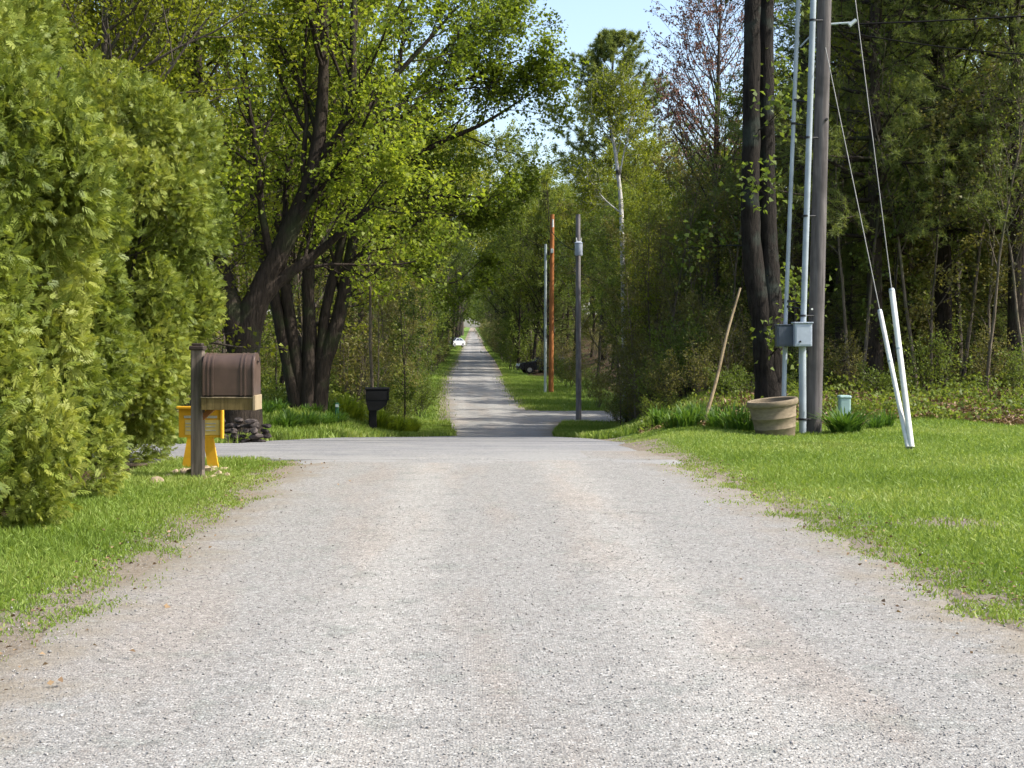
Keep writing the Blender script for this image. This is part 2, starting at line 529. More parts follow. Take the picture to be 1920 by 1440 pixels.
def build_roads():
    gm = gravel_material()
    o = strip('gravel_road', np.arange(-12, 21.5, 0.2), xl, lambda Y: np.minimum(xr(Y), 3.2), 48, 0.010, gm, 0.16, 1)
    tag(o, 'pale gravel road running away over a low crest', None, None, 'structure')
    o = strip('road', np.concatenate([np.arange(38, 130, 0.4), np.arange(130, 440, 4)]), xl, xr, 30, 0.012, gm, 0.28, 2)
    tag(o, 'narrow lane climbing away between the woods', None, None, 'structure')
    # driveway
    Ys = np.arange(60.5, 68.2, 0.3)
    o = strip('driveway', Ys, lambda Y: Y * 0 + 1.6, lambda Y: Y * 0 + 14, 40, 0.018, gm, 0.0, 3)
    tag(o, 'gravel driveway turning off the lane', None, None, 'structure')
    m, nt, out = new_mat('worn_asphalt')
    b = NB(nt)
    co = objco(b)
    sx = b.n('ShaderNodeSeparateXYZ'); b.l(co, sx.inputs[0])
    n1 = b.noise(co, 60, 5, 0.7)
    st = b.n('ShaderNodeMapping'); st.inputs['Scale'].default_value = (0.3, 1.2, 1); b.l(co, st.inputs['Vector'])
    n2 = b.noise(st.outputs[0], 1.5, 5)
    c = b.ramp(n1, [(0.3, (0.12, 0.122, 0.128)), (0.7, (0.185, 0.188, 0.195))])
    c = b.mix(b.mapr(n2, 0.40, 0.66, 0, 0.7), c, (0.235, 0.232, 0.23))
    n3 = b.noise(co, 1.2, 5)
    nr = b.math('ADD', b.math('SUBTRACT', sx.outputs[1], b.math('MULTIPLY', sx.outputs[0], 0.55)), b.math('MULTIPLY', b.math('SUBTRACT', n3, 0.5), 5.0))
    c = b.mix(b.mapr(nr, 18.6, 23.0, 1.0, 0.0), c, (0.225, 0.222, 0.212))
    sv = b.n('ShaderNodeTexVoronoi', Scale=45.0, feature='F1'); b.l(co, sv.inputs['Vector'])
    ss = b.n('ShaderNodeSeparateColor'); b.l(sv.outputs['Color'], ss.inputs[0])
    c = b.mix(0.45, c, b.mix(1.0, c, b.ramp(ss.outputs[0], [(0, (.45, .45, .45)), (1, (1.7, 1.65, 1.6))]), 'MULTIPLY'))
    n5 = b.noise(co, 0.7, 6, .7)
    c = b.mix(b.mapr(n5, .45, .62, 0, .55), c, (0.235, 0.232, 0.222))
    c = b.mix(b.mapr(nr, 38, 45, 0.0, 0.9), c, (0.265, 0.26, 0.25))
    principled(b, out, c, 0.85, 0.25, bump=n1, bstr=0.3, bdist=0.006)
    fl = lambda Y: np.where((Y > 19.1) & (Y < 24.6), np.interp(Y, [19.1, 19.5, 24.2, 24.6], [-2.4, -40, -40, -4.8]), xl(Y))
    o = strip('side_road', np.concatenate([np.arange(17.4, 19.1, .1), np.arange(19.1, 24.7, 0.1), np.arange(24.7, 45, 0.3)]), fl, xr, 120, 0.022, m, 0.0, 4)
    tag(o, 'worn grey paved road crossing in front of the lane', None, None, 'structure')


# ------------------------------------------------------------------ grass, pebbles, litter
def blades(name, X, Y, h, w, mat, rng, lift=0.0, lean=0.45):
    n = len(X)
    Z = gz(X, Y) + lift
    az = rng.uniform(0, 2 * PI, n)
    hh = h * rng.uniform(0.5, 1.35, n)
    ww = w * rng.uniform(0.6, 1.3, n)
    P = np.stack([X, Y, Z], -1)
    side = np.stack([np.cos(az), np.sin(az), np.zeros(n)], -1)
    az2 = rng.uniform(0, 2 * PI, n)
    ln = np.abs(rng.normal(0, lean, n))
    tip = np.stack([np.cos(az2) * ln, np.sin(az2) * ln, np.ones(n)], -1) * hh[:, None]
    V = np.stack([P - side * ww[:, None] / 2, P + side * ww[:, None] / 2, P + tip * 0.62 + side * ww[:, None] * .38, P + tip - np.array([0, 0, .12]) * (hh * ln)[:, None]], 1).reshape(-1, 3)
    k = np.arange(n)[:, None] * 4
    Fq = np.concatenate([k, k + 1, k + 2, k + 3], 1)
    patch = 0.5 + 0.25 * np.sin(X * 1.1 + Y * 0.7) + 0.25 * np.sin(X * 0.43 - Y * 1.9 + 2)
    tint = np.clip(0.55 * rng.random(n) + 0.45 * patch + (rng.random(n) < .03) * .5, 0, 1)
    return link(name, np_mesh(name, V, Fq, tint=tint), mat)


def build_grass():
    rng = np.random.default_rng(5)
    # lawn
    XS, YS, HS = [], [], []
    for (y0, y1, dens) in ((8, 12, 3200), (12, 17, 1800), (17, 22, 1300), (22, 28.4, 1000)):
        x0, x1 = 2.6, (1945 - CX) / F * y1 + 4.0
        n = int((x1 - x0) * (y1 - y0) * dens)
        x = rng.uniform(x0, x1, n); y = rng.uniform(y0, y1, n)
        rag = 0.30 * rand2(rng, x, y, 1.5) + 0.2 * rand2(rng, x, y, 5.0) + rng.normal(0, 0.10, n)
        edge = 27.4 + 0.5 * np.sin(x * 0.9) + 0.3 * np.sin(x * 2.3) + rng.normal(0, .25, n)
        px = CX + x * F / y
        bare = np.exp(-(((x - 4.15 - .1 * (y - 12.3)) / .55) ** 2 + ((y - 12.2) / .55) ** 2)) + .8 * np.exp(-(((x - 3.55) / .25) ** 2 + ((y - 13.6) / .9) ** 2))
        ok = (x > xr(y) + 0.02 + rag) & (y < edge) & (x < (1945 - CX) / F * y + 4.0) & (rng.random(n) > bare * .8)
        XS.append(x[ok]); YS.append(y[ok]); HS.append((0.020 + .030 * sst(x - xr(y), 0.05, 0.7))[ok])
    for k in range(150):
        cy = 8 + 11 * rng.random() ** 1.4
        cx = float(xr(cy)) + rng.normal(.0, .22)
        n = int(rng.uniform(12, 70)); q = rng.uniform(.03, .11)
        XS.append(cx + rng.normal(0, q, n)); YS.append(cy + rng.normal(0, q * 1.8, n)); HS.append(np.full(n, rng.uniform(.018, .04)))
    o = blades('lawn_grass', np.concatenate(XS), np.concatenate(YS), np.concatenate(HS), 0.012, M['grass'], rng, lean=.75)
    tag(o, 'bright short lawn beside the gravel road', 'grass', None, 'stuff')
    # verge along the arborvitae
    XS, YS, HS = [], [], []
    for (y0, y1, dens) in ((6.8, 11, 3600), (11, 19.3, 2400)):
        n = int(2.0 * (y1 - y0) * dens)
        x = rng.uniform(-4.1, -2.1, n); y = rng.uniform(y0, y1, n)
        rag = 0.20 * rand2(rng, x, y, 1.2) + 0.16 * rand2(rng, x, y, 4.3) + rng.normal(0, 0.08, n)
        lim = -2.50 - 0.12 * sst(11 - y, 0, 4) + rag
        ok = (x < lim)
        XS.append(x[ok]); YS.append(y[ok]); HS.append((0.022 + .045 * sst(-2.5 - x, 0.0, 0.5))[ok])
    # stray tufts on the soil strip
    for k in range(150):
        cx, cy = rng.normal(-2.5, .2), rng.uniform(6.8, 17)
        n = int(rng.uniform(12, 70))
        XS.append(cx + rng.normal(0, .06, n)); YS.append(cy + rng.normal(0, .14, n)); HS.append(np.full(n, .022))
    o = blades('verge_grass', np.concatenate(XS), np.concatenate(YS), np.concatenate(HS), 0.011, M['grass'], rng, lean=.65)
    tag(o, 'green verge of grass at the foot of the arborvitae', 'grass', None, 'stuff')
    # banks beyond the paved road
    XS, YS = [], []
    n = 60000
    y = rng.uniform(24.3, 60, n); x = xl(y) - np.abs(rng.normal(0, 2.0, n)) + rng.normal(0, .1, n) + .1
    ok = ~((y < 24.7) & (x > -4.5)); XS.append(x[ok]); YS.append(y[ok])
    n = 26000
    y = rng.uniform(29, 60, n); x = xr(y) + np.abs(rng.normal(0, 1.6, n)); XS.append(x); YS.append(y)
    n = 26000
    y = rng.uniform(68.3, 112, n); x = xr(y) + np.abs(rng.normal(0, 2.6, n)) + rng.normal(0, .25, n); XS.append(x); YS.append(y)
    n = 20000
    y = rng.uniform(60, 260, n); x = xl(y) - np.abs(rng.normal(0, 1.3, n)) + rng.normal(0, .25, n); XS.append(x); YS.append(y)
    n = 14000
    y = rng.uniform(112, 260, n); x = xr(y) + np.abs(rng.normal(0, 1.0, n)); XS.append(x); YS.append(y)
    X = np.concatenate(XS); Y = np.concatenate(YS)
    o = blades('bank_grass', X, Y, 0.15, 0.035, M['grass'], rng)
    tag(o, 'rough grass on the banks of the paved road and lane', 'grass', None, 'stuff')


def build_pebbles():
    rng = np.random.default_rng(9)
    n = 30000
    y = 4.6 + 9.0 * rng.random(n) ** 1.9
    x = rng.uniform(-3.1, 3.8, n)
    ok = (x > xl(y) - .45) & (x < xr(y) + .55)
    x, y = x[ok], y[ok]; n = len(x)
    s = np.clip(rng.lognormal(-5.5, 0.35, n), 0.0025, 0.011)
    big = rng.random(n) < 0.0009
    s[big] *= 2.0
    base = np.array([[1, 0, 0], [-1, 0, 0], [0, 1, 0], [0, -1, 0], [0, 0, 1], [0, 0, -1.]])
    tri = np.array([[0, 2, 4], [2, 1, 4], [1, 3, 4], [3, 0, 4], [2, 0, 5], [1, 2, 5], [3, 1, 5], [0, 3, 5]])
    V = base[None] * rng.uniform(0.6, 1.25, (n, 6, 1)) + rng.normal(0, .16, (n, 6, 3))
    a = rng.uniform(0, 2 * PI, n)
    c, s_ = np.cos(a), np.sin(a)
    Vx = V[:, :, 0] * c[:, None] - V[:, :, 1] * s_[:, None]; Vy = V[:, :, 0] * s_[:, None] + V[:, :, 1] * c[:, None]
    V = np.stack([Vx, Vy, V[:, :, 2] * 0.65], -1) * s[:, None, None]
    P = np.stack([x, y, gz(x, y) + 0.011 + s * 0.25], -1)
    V = (V + P[:, None]).reshape(-1, 3)
    T = (tri[None] + np.arange(n)[:, None, None] * 6).reshape(-1, 3)
    t = np.where(big, rng.uniform(0, .2, n), rng.random(n))
    m, nt, out = new_mat('pebble')
    b = NB(nt)
    tt = b.n('ShaderNodeAttribute', attribute_name='tint').outputs['Fac']
    cc = b.ramp(tt, [(0.0, (0.10, 0.096, 0.09)), (0.02, (0.19, 0.185, 0.175)), (0.4, (0.25, 0.24, 0.225)), (0.8, (0.31, 0.285, 0.265)), (1.0, (0.46, 0.45, 0.43))])
    principled(b, out, cc, 0.85, 0.2)
    o = link('gravel_pebbles', np_mesh('gravel_pebbles', V, None, T, tint=np.repeat(t, 8)), m)
    tag(o, 'loose small stones lying on the gravel road', 'gravel', None, 'stuff')


def leaf_quads(P, nrm, axis, L, W, rng, fold=0.25):
    """kite-shaped folded leaves. P base points, axis leaf direction, nrm leaf normal"""
    side = norm(np.cross(axis, nrm))
    up = np.cross(side, axis)
    L = L[:, None]; W = W[:, None]
    v0 = P
    v1 = P + axis * L * 0.45 + side * W * 0.5 + up * W * fold
    v2 = P + axis * L - up * L * 0.12
    v3 = P + axis * L * 0.45 - side * W * 0.5 + up * W * fold
    return np.stack([v0, v1, v2, v3], 1)


def leaves_mesh(name, P, D, size, rng, aspect=0.8, flat=0.55, tint_fn=None, spread=1.0):
    """P points, D twig directions"""
    n = len(P)
    rv = rng.normal(0, 1, (n, 3))
    axis = norm(D * 0.7 + rv * spread + np.array([0, 0, -0.25]))
    nr = norm(np.array([0, 0, 1.0]) * flat * 2 + rng.normal(0, 1, (n, 3)) * 0.8)
    L = size * rng.uniform(0.65, 1.3, n)
    V = leaf_quads(P, nr, axis, L, L * aspect, rng).reshape(-1, 3)
    Fq = np.arange(n * 4).reshape(-1, 4)
    t = rng.random(n) if tint_fn is None else tint_fn(P, rng)
    return np_mesh(name, V, Fq, tint=t)


def build_litter():
    rng = np.random.default_rng(12)
    n = 34000
    y = 26.6 + 16 * rng.random(n) ** 1.6; px = rng.uniform(1200, 2250, n)
    x = (px - CX) / F * y
    edge = 27.0 + 0.5 * np.sin(x * 0.9) + 0.3 * np.sin(x * 2.3)
    ok = (y > edge + np.abs(rng.normal(0, .4, n)))
    x, y = x[ok], y[ok]
    n2 = 12000
    y2 = 34 + 30 * rng.random(n2); x2 = xl(y2) - 2.2 - np.abs(rng.normal(0, 3.5, n2))
    n3 = 900
    y3 = 6 + 13 * rng.random(n3) ** 1.3; sd = rng.random(n3) < .5
    x3 = np.where(sd, xl(y3) - rng.normal(.15, .35, n3), xr(y3) + rng.normal(.15, .4, n3))
    x = np.concatenate([x, x2, x3]); y = np.concatenate([y, y2, y3])
    n = len(x)
    P = np.stack([x, y, gz(x, y) + rng.uniform(0.01, .05, n)], -1)
    D = norm(np.stack([rng.normal(0, 1, n), rng.normal(0, 1, n), rng.normal(0, .25, n)], -1))
    nr = norm(np.array([0, 0, 1.0]) + rng.normal(0, .45, (n, 3)))
    L = rng.uniform(.05, .11, n)
    L[-n3:] *= .38
    V = leaf_quads(P, nr, D, L, L * .7, rng).reshape(-1, 3)
    o = link('leaf_litter', np_mesh('leaf_litter', V, np.arange(n * 4).reshape(-1, 4), tint=rng.random(n)), M['litter'])
    tag(o, 'brown fallen leaves on the woodland floor', 'leaf litter', None, 'stuff')


# ------------------------------------------------------------------ tree growing
def perp(d, rng):
    v = rng.normal(0, 1, 3)
    v -= d * (v @ d)
    return v / max(np.linalg.norm(v), 1e-6)


def limb(rng, p, d, L, r0, r1, nseg, wander, up):
    pts = [np.array(p, float)]
    d = np.array(d, float)
    for i in range(nseg):
        d = d + rng.normal(0, wander, 3) + np.array([0, 0, up])
        d = d / np.linalg.norm(d)
        pts.append(pts[-1] + d * L / nseg)
    return np.array(pts), np.linspace(r0, r1, nseg + 1)


def subdivide_limb(rng, pts, rad, n, t0, Lfun, ang, out, up, nseg, wander, sides, rk=0.55, bias=None):
    """children limbs along a limb; returns list of (pts, rad, sides)"""
    res = []
    m = len(pts) - 1
    for k in range(n):
        t = t0 + (1 - t0) * (k + rng.random()) / n
        x = t * m
        i = min(int(x), m - 1); u = x - i
        p = pts[i] * (1 - u) + pts[i + 1] * u
        d = norm(pts[i + 1] - pts[i])
        a = ang * rng.uniform(0.7, 1.25)
        q = perp(d, rng)
        if bias is not None:
            q = q + bias * rng.uniform(0.2, 1.0); q = q / np.linalg.norm(q)
        dd = norm(d * math.cos(a) + q * math.sin(a))
        L = Lfun(t) * rng.uniform(0.7, 1.25)
        r = (rad[i] * (1 - u) + rad[i + 1] * u) * rk
        a_, b_ = limb(rng, p, dd, L, r, r * 0.3, nseg, wander, up)
        res.append((a_, b_, sides))
    return res


def points_on(polys, per, rng, jitter, t0=0.2):
    P, D = [], []
    for pts, rad, s in polys:
        m = len(pts) - 1
        x = (t0 + (1 - t0) * rng.random(per)) * m
        i = np.minimum(x.astype(int), m - 1); u = (x - i)[:, None]
        P.append(pts[i] * (1 - u) + pts[i + 1] * u)
        D.append(norm(pts[i + 1] - pts[i]))
    P = np.concatenate(P); D = np.concatenate(D)
    return P + rng.normal(0, jitter, P.shape), D


def clump_tint(scale, amp=0.45):
    def f(P, rng):
        c = 0.5 + 0.25 * np.sin(P[:, 0] * scale + 1.3 * np.sin(P[:, 2] * scale)) + 0.25 * np.sin(P[:, 1] * scale * 1.2 - P[:, 2] * scale * .9 + 2)
        return np.clip((1 - amp) * rng.random(len(P)) + amp * c, 0, 1)
    return f


def make_tree(name, rng, H, r, base, spread, n1, n2, n3, per, leaf, bark, leafm, elev=0.8, up=0.06, jitter=0.085, wander=0.10, aspect=.8, flat=.55, lean=0.03, top_bare=0, leaf_tube=3):
    root = empty(name, (0, 0, 0))
    tr, tr_r = limb(rng, (0, 0, -0.25), norm(np.array([rng.normal(0, lean), rng.normal(0, lean), 1.0])), H, r, r * .12, 12, 0.035, 0.02)
    tr_r[0] *= 1.35
    polys = [(tr, tr_r, 9)]
    shape = lambda t: spread * (0.45 + 0.75 * math.sin(PI * min(1, max(0.0, (t - base) / (1 - base)) * 0.85 + 0.1)))
    l1 = subdivide_limb(rng, tr, tr_r, n1, base, shape, elev, None, up, 6, wander, 5, 0.5)
    l2, l3 = [], []
    for pts, rad, s in l1:
        Lp = np.linalg.norm(pts[-1] - pts[0])
        l2 += subdivide_limb(rng, pts, rad, n2, 0.25, lambda t: Lp * (0.62 - .3 * t), 0.75, None, 0.03, 4, 0.14, 4, 0.6)
    for pts, rad, s in l2:
        Lp = np.linalg.norm(pts[-1] - pts[0])
        l3 += subdivide_limb(rng, pts, rad, n3, 0.2, lambda t: Lp * (0.6 - .25 * t), 0.75, None, 0.02, 2, 0.15, 3, 0.6)
    polys += l1 + l2 + l3
    polys = [(p, np.maximum(q, 0.004), s) for p, q, s in polys]
    link('trunk', tubes_mesh('trunk', polys, rng), bark, root)
    if per:
        P, D = points_on(l3 + l2, per, rng, jitter)
        link('crown', leaves_mesh('crown', P, D, leaf, rng, aspect, flat, clump_tint(1.1)), leafm, root)
    return root


def needle_tufts(P, D, rng, nn, L, w):
    """bunches of needles"""
    n = len(P)
    P = np.repeat(P, nn, 0); D = np.repeat(D, nn, 0)
    d = norm(D * 0.55 + rng.normal(0, 0.6, P.shape) + np.array([0, 0, .12]))
    side = norm(np.cross(d, rng.normal(0, 1, P.shape)))
    l = L * rng.uniform(.6, 1.25, len(P))[:, None]
    V = np.stack([P - side * w / 2, P + side * w / 2, P + d * l], 1).reshape(-1, 3)
    return V, np.arange(len(V)).reshape(-1, 3)


def make_pine(name, rng, H, r, base, spread, whorl, nb, nn, L, w, bark, leafm, droop=0.0, sub=7, up=0.05, conic=0.7, dead=0):
    root = empty(name, (0, 0, 0))
    tr, tr_r = limb(rng, (0, 0, -0.3), (rng.normal(0, .02), rng.normal(0, .02), 1.0), H, r, r * .12, 14, 0.015, 0.03)
    polys = [(tr, tr_r, 9)]
    l1, l2 = [], []
    z = base * H
    while z < H * 0.985:
        t = z / H
        u = (t - base) / (1 - base)
        Lb = spread * ((1 - u) * conic + (1 - conic) * math.sin(PI * min(1, u * .9 + .1))) + 0.35
        i = min(int(t * 14), 13); uu = t * 14 - i
        p = tr[i] * (1 - uu) + tr[i + 1] * uu
        for k in range(nb):
            if rng.random() < 0.18: continue
            a = 2 * PI * (k + rng.random() * .8) / nb
            el = rng.uniform(-.08, .3) - droop + u * .5
            d = np.array([math.cos(a) * math.cos(el), math.sin(a) * math.cos(el), math.sin(el)])
            l1.append((*limb(rng, p, d, Lb * rng.uniform(.6, 1.2), tr_r[i] * .32 + .006, .006, 6, .07, up), 4))
        z += whorl * rng.uniform(.7, 1.3)
    for pts, rad, s in l1:
        Lp = np.linalg.norm(pts[-1] - pts[0])
        for c in subdivide_limb(rng, pts, rad, sub, 0.25, lambda t: Lp * (.42 - .24 * t) + .12, 0.8, None, 0.05, 3, .1, 3, .5):
            l2.append(c)
    polys += l1 + l2
    for k in range(dead):
        zz = rng.uniform(.08, base) * H
        i = int(zz / H * 14)
        a = rng.uniform(0, 2 * PI)
        polys.append((*limb(rng, tr[i], (math.cos(a), math.sin(a), -.1), rng.uniform(.8, 2.2), .018, .004, 4, .12, -.03), 3))
    polys = [(p, np.maximum(q, .004), s) for p, q, s in polys]
    link('trunk', tubes_mesh('trunk', polys, rng), bark, root)
    P, D = points_on(l2, 7, rng, .04, .15)
    P2, D2 = points_on([(p, q, s) for p, q, s in l1], 8, rng, .03, .55)
    P = np.concatenate([P, P2]); D = np.concatenate([D, D2])
    V, T = needle_tufts(P, D, rng, nn, L, w)
    t = clump_tint(1.3)(P, rng)
    link('crown', np_mesh('crown', V, None, T, tint=np.repeat(t, nn)), leafm, root)
    return root


def make_shrub(name, rng, H, spread, nst, n2, n3, per, leaf, bark, leafm, jitter=.07, flat=.5):
    root = empty(name, (0, 0, 0))
    st = []
    for k in range(nst):
        a = rng.uniform(0, 2 * PI)
        s = rng.uniform(.1, 1) * spread / H
        d = norm(np.array([math.cos(a) * s, math.sin(a) * s, 1.0]))
        st.append((*limb(rng, (math.cos(a) * .12, math.sin(a) * .12, -.1), d, H * rng.uniform(.6, 1.1), .016, .005, 6, .12, .0), 4))
    l2, l3 = [], []
    for pts, rad, s in st:
        l2 += subdivide_limb(rng, pts, rad, n2, .15, lambda t: H * (.38 - .18 * t), .8, None, .03, 3, .14, 3, .6)
    for pts, rad, s in l2:
        Lp = np.linalg.norm(pts[-1] - pts[0])
        l3 += subdivide_limb(rng, pts, rad, n3, .2, lambda t: Lp * .5, .8, None, .02, 2, .15, 3, .6)
    polys = [(p, np.maximum(q, .003), s) for p, q, s in st + l2 + l3]
    link('stems', tubes_mesh('stems', polys, rng), bark, root)
    P, D = points_on(l3 + l2, per, rng, jitter)
    link('foliage', leaves_mesh('foliage', P, D, leaf, rng, .7, flat, clump_tint(2.5)), leafm, root)
    return root


def make_thuja(name, rng, H, Rm, nlobe, per_lobe, foot=.70, rise=1.2):
    """dense arborvitae: lobes of flat feathery sprays"""
    root = empty(name, (0, 0, 0))
    prof = lambda t: Rm * (np.minimum(1.0, foot + rise * t) * np.sqrt(np.clip(1 - t ** 3.2, 0, 1)) + 0.04)
    P, D, TT = [], [], []
    for k in range(nlobe):
        t = rng.random() ** 0.85
        a = 2 * PI * (k * 0.618 + rng.random() * .2)
        rr = prof(t) * rng.uniform(.78, 1.16)
        s = rng.uniform(.24, .58) * (1.05 - .30 * t)
        lob = rng.normal(0, .13)
        c = np.array([math.cos(a) * (rr - s * .22), math.sin(a) * (rr - s * .22), .12 + t * (H - .3)])
        n = int(per_lobe * (s / .40) ** 1.7)
        dirs = norm(rng.normal(0, 1, (n, 3)) + np.array([math.cos(a), math.sin(a), .25]) * .75)
        sc_ = np.array([1, 1, rng.uniform(1.1, 1.7)])
        rad = s * (0.55 + .45 * rng.random(n) ** .4)[:, None]
        p = c + dirs * sc_ * rad
        p[:, 2] = np.maximum(p[:, 2], .04)
        TT.append(np.full(n, lob)); P.append(p); D.append(norm(dirs * .7 + np.array([math.cos(a) * .35, math.sin(a) * .35, .35])))
    # inner fill
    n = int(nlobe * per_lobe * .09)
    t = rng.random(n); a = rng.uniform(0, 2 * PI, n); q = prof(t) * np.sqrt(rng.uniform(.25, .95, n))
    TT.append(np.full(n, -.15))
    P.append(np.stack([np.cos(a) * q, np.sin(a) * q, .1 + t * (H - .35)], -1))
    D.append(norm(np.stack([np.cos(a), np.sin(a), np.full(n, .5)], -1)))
    P = np.concatenate(P); D = np.concatenate(D)
    n = len(P)
    ax = norm(D * .75 + rng.normal(0, .55, (n, 3)) + np.array([0, 0, .15]))
    nr = norm(rng.normal(0, .6, (n, 3)) + D * .9 + np.array([0, 0, .3]))
    side = norm(np.cross(ax, nr))
    L = rng.uniform(.07, .15, n)
    VV = []
    spec = [(0, 0, 1.0, .12), (.08, .75, .42, .12), (.08, -.75, .42, .12), (.24, .7, .44, .12), (.24, -.7, .44, .12), (.40, .62, .40, .115), (.40, -.62, .40, .115), (.56, .55, .34, .11), (.56, -.55, .34, .11), (.72, .45, .26, .10), (.72, -.45, .26, .10)]
    for (b0, an, ln, w) in spec:
        an2 = an + rng.normal(0, .15, n)
        d = ax * np.cos(an2)[:, None] + side * np.sin(an2)[:, None]
        sd = -ax * np.sin(an2)[:, None] + side * np.cos(an2)[:, None]
        p0 = P + ax * (L * b0)[:, None]
        l = (L * ln)[:, None]
        dr = np.array([0, 0, -.16])
        wv = sd * (L * w)[:, None] * .5
        VV.append(np.stack([p0, p0 + d * l * .55 + wv, p0 + d * l + dr * l, p0 + d * l * .55 - wv], 1))
    V = np.stack(VV, 1).reshape(-1, 3)
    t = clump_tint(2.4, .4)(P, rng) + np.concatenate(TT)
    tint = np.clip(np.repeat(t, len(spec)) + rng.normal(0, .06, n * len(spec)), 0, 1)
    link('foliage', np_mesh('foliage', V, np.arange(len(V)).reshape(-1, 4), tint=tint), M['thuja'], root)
    # stems inside
    polys = []
    for k in range(5):
        a = rng.uniform(0, 2 * PI)
        polys.append((*limb(rng, (math.cos(a) * .15, math.sin(a) * .15, -.1), (math.cos(a) * .12, math.sin(a) * .12, 1), H * .9, .05, .01, 8, .05, .02), 6))
    for k in range(60):
        z = rng.uniform(.15, .85) * H; a = rng.uniform(0, 2 * PI)
        polys.append((*limb(rng, (0, 0, z), (math.cos(a), math.sin(a), .4), prof(z / H) * .85, .014, .004, 4, .08, .02), 3))
    link('trunk', tubes_mesh('trunk', polys, rng), M['greybark'], root)
    return root


def make_straps(name, rng, n, Lr, w, spread, mat):
    """clump of arching strap leaves"""
    a = rng.uniform(0, 2 * PI, n)
    L = rng.uniform(*Lr, n)
    out = rng.uniform(.15, 1.0, n) * spread
    base = np.stack([np.cos(a) * rng.uniform(0, .16, n), np.sin(a) * rng.uniform(0, .16, n), np.full(n, -.02)], -1)
    rad = np.stack([np.cos(a), np.sin(a), np.zeros(n)], -1)
    side = np.stack([-np.sin(a), np.cos(a), np.zeros(n)], -1)
    rows = []
    for k, t in enumerate((0, .35, .65, .88, 1.0)):
        c = base + rad * (L * out * t ** 1.7)[:, None]
        c[:, 2] += L * (t - .55 * out * t ** 2.6)
        ww = w * (1.0, 1.0, .85, .5, .06)[k]
        rows.append(np.stack([c - side * ww / 2, c + side * ww / 2], 1))
    V = np.stack(rows, 1).reshape(-1, 3)
    q = []
    for k in range(4):
        q.append(np.array([0, 1, 3, 2]) + 2 * k)
    Q = (np.array(q)[None] + np.arange(n)[:, None, None] * 10).reshape(-1, 4)
    return link(name, np_mesh(name, V, Q, tint=np.repeat(rng.random(n), 4)), mat)


# ------------------------------------------------------------------ placing plants
PLACED = []


def put(o, x, y, s=1.0, rz=0.0, sz=None, dz=0.0):
    o.location = (x, y, gzs(x, y) + dz)
    o.scale = (s, s, s if sz is None else sz)
    o.rotation_euler = (0, 0, rz)
    return o


class Kind:
    """first placement uses the built plant, then copies of it and its parts"""
    def __init__(self, root, H, rad):
        self.root, self.H, self.rad, self.used = root, H, rad, False

    def place(self, x, y, s, rz, label, cat, group, sz=None, dz=0.0):
        o = copy_tree(self.root) if self.used else self.root
        self.used = True
        put(o, x, y, s, rz, sz, dz)
        if 'group' in o: del o['group']
        return tag(o, label, cat, group)


def skyline(px):
    """lowest picture row a crown may reach so that the gap of sky stays open"""
    return np.interp(px, [640, 740, 820, 950, 1000, 1180, 1300, 1345, 1400], [-600, -100, 180, 240, 250, 230, 210, 100, -600])


def ok_height(x, y, H, rad):
    for k in (-.6, 0, .6):
        px = CX + (x + k * 1.6 * rad) * F / y
        top = HY - (gzs(x, y) + H * (1.22 if k == 0 else 1.05) - CH) * F / y
        if top < skyline(px): return False
    return True


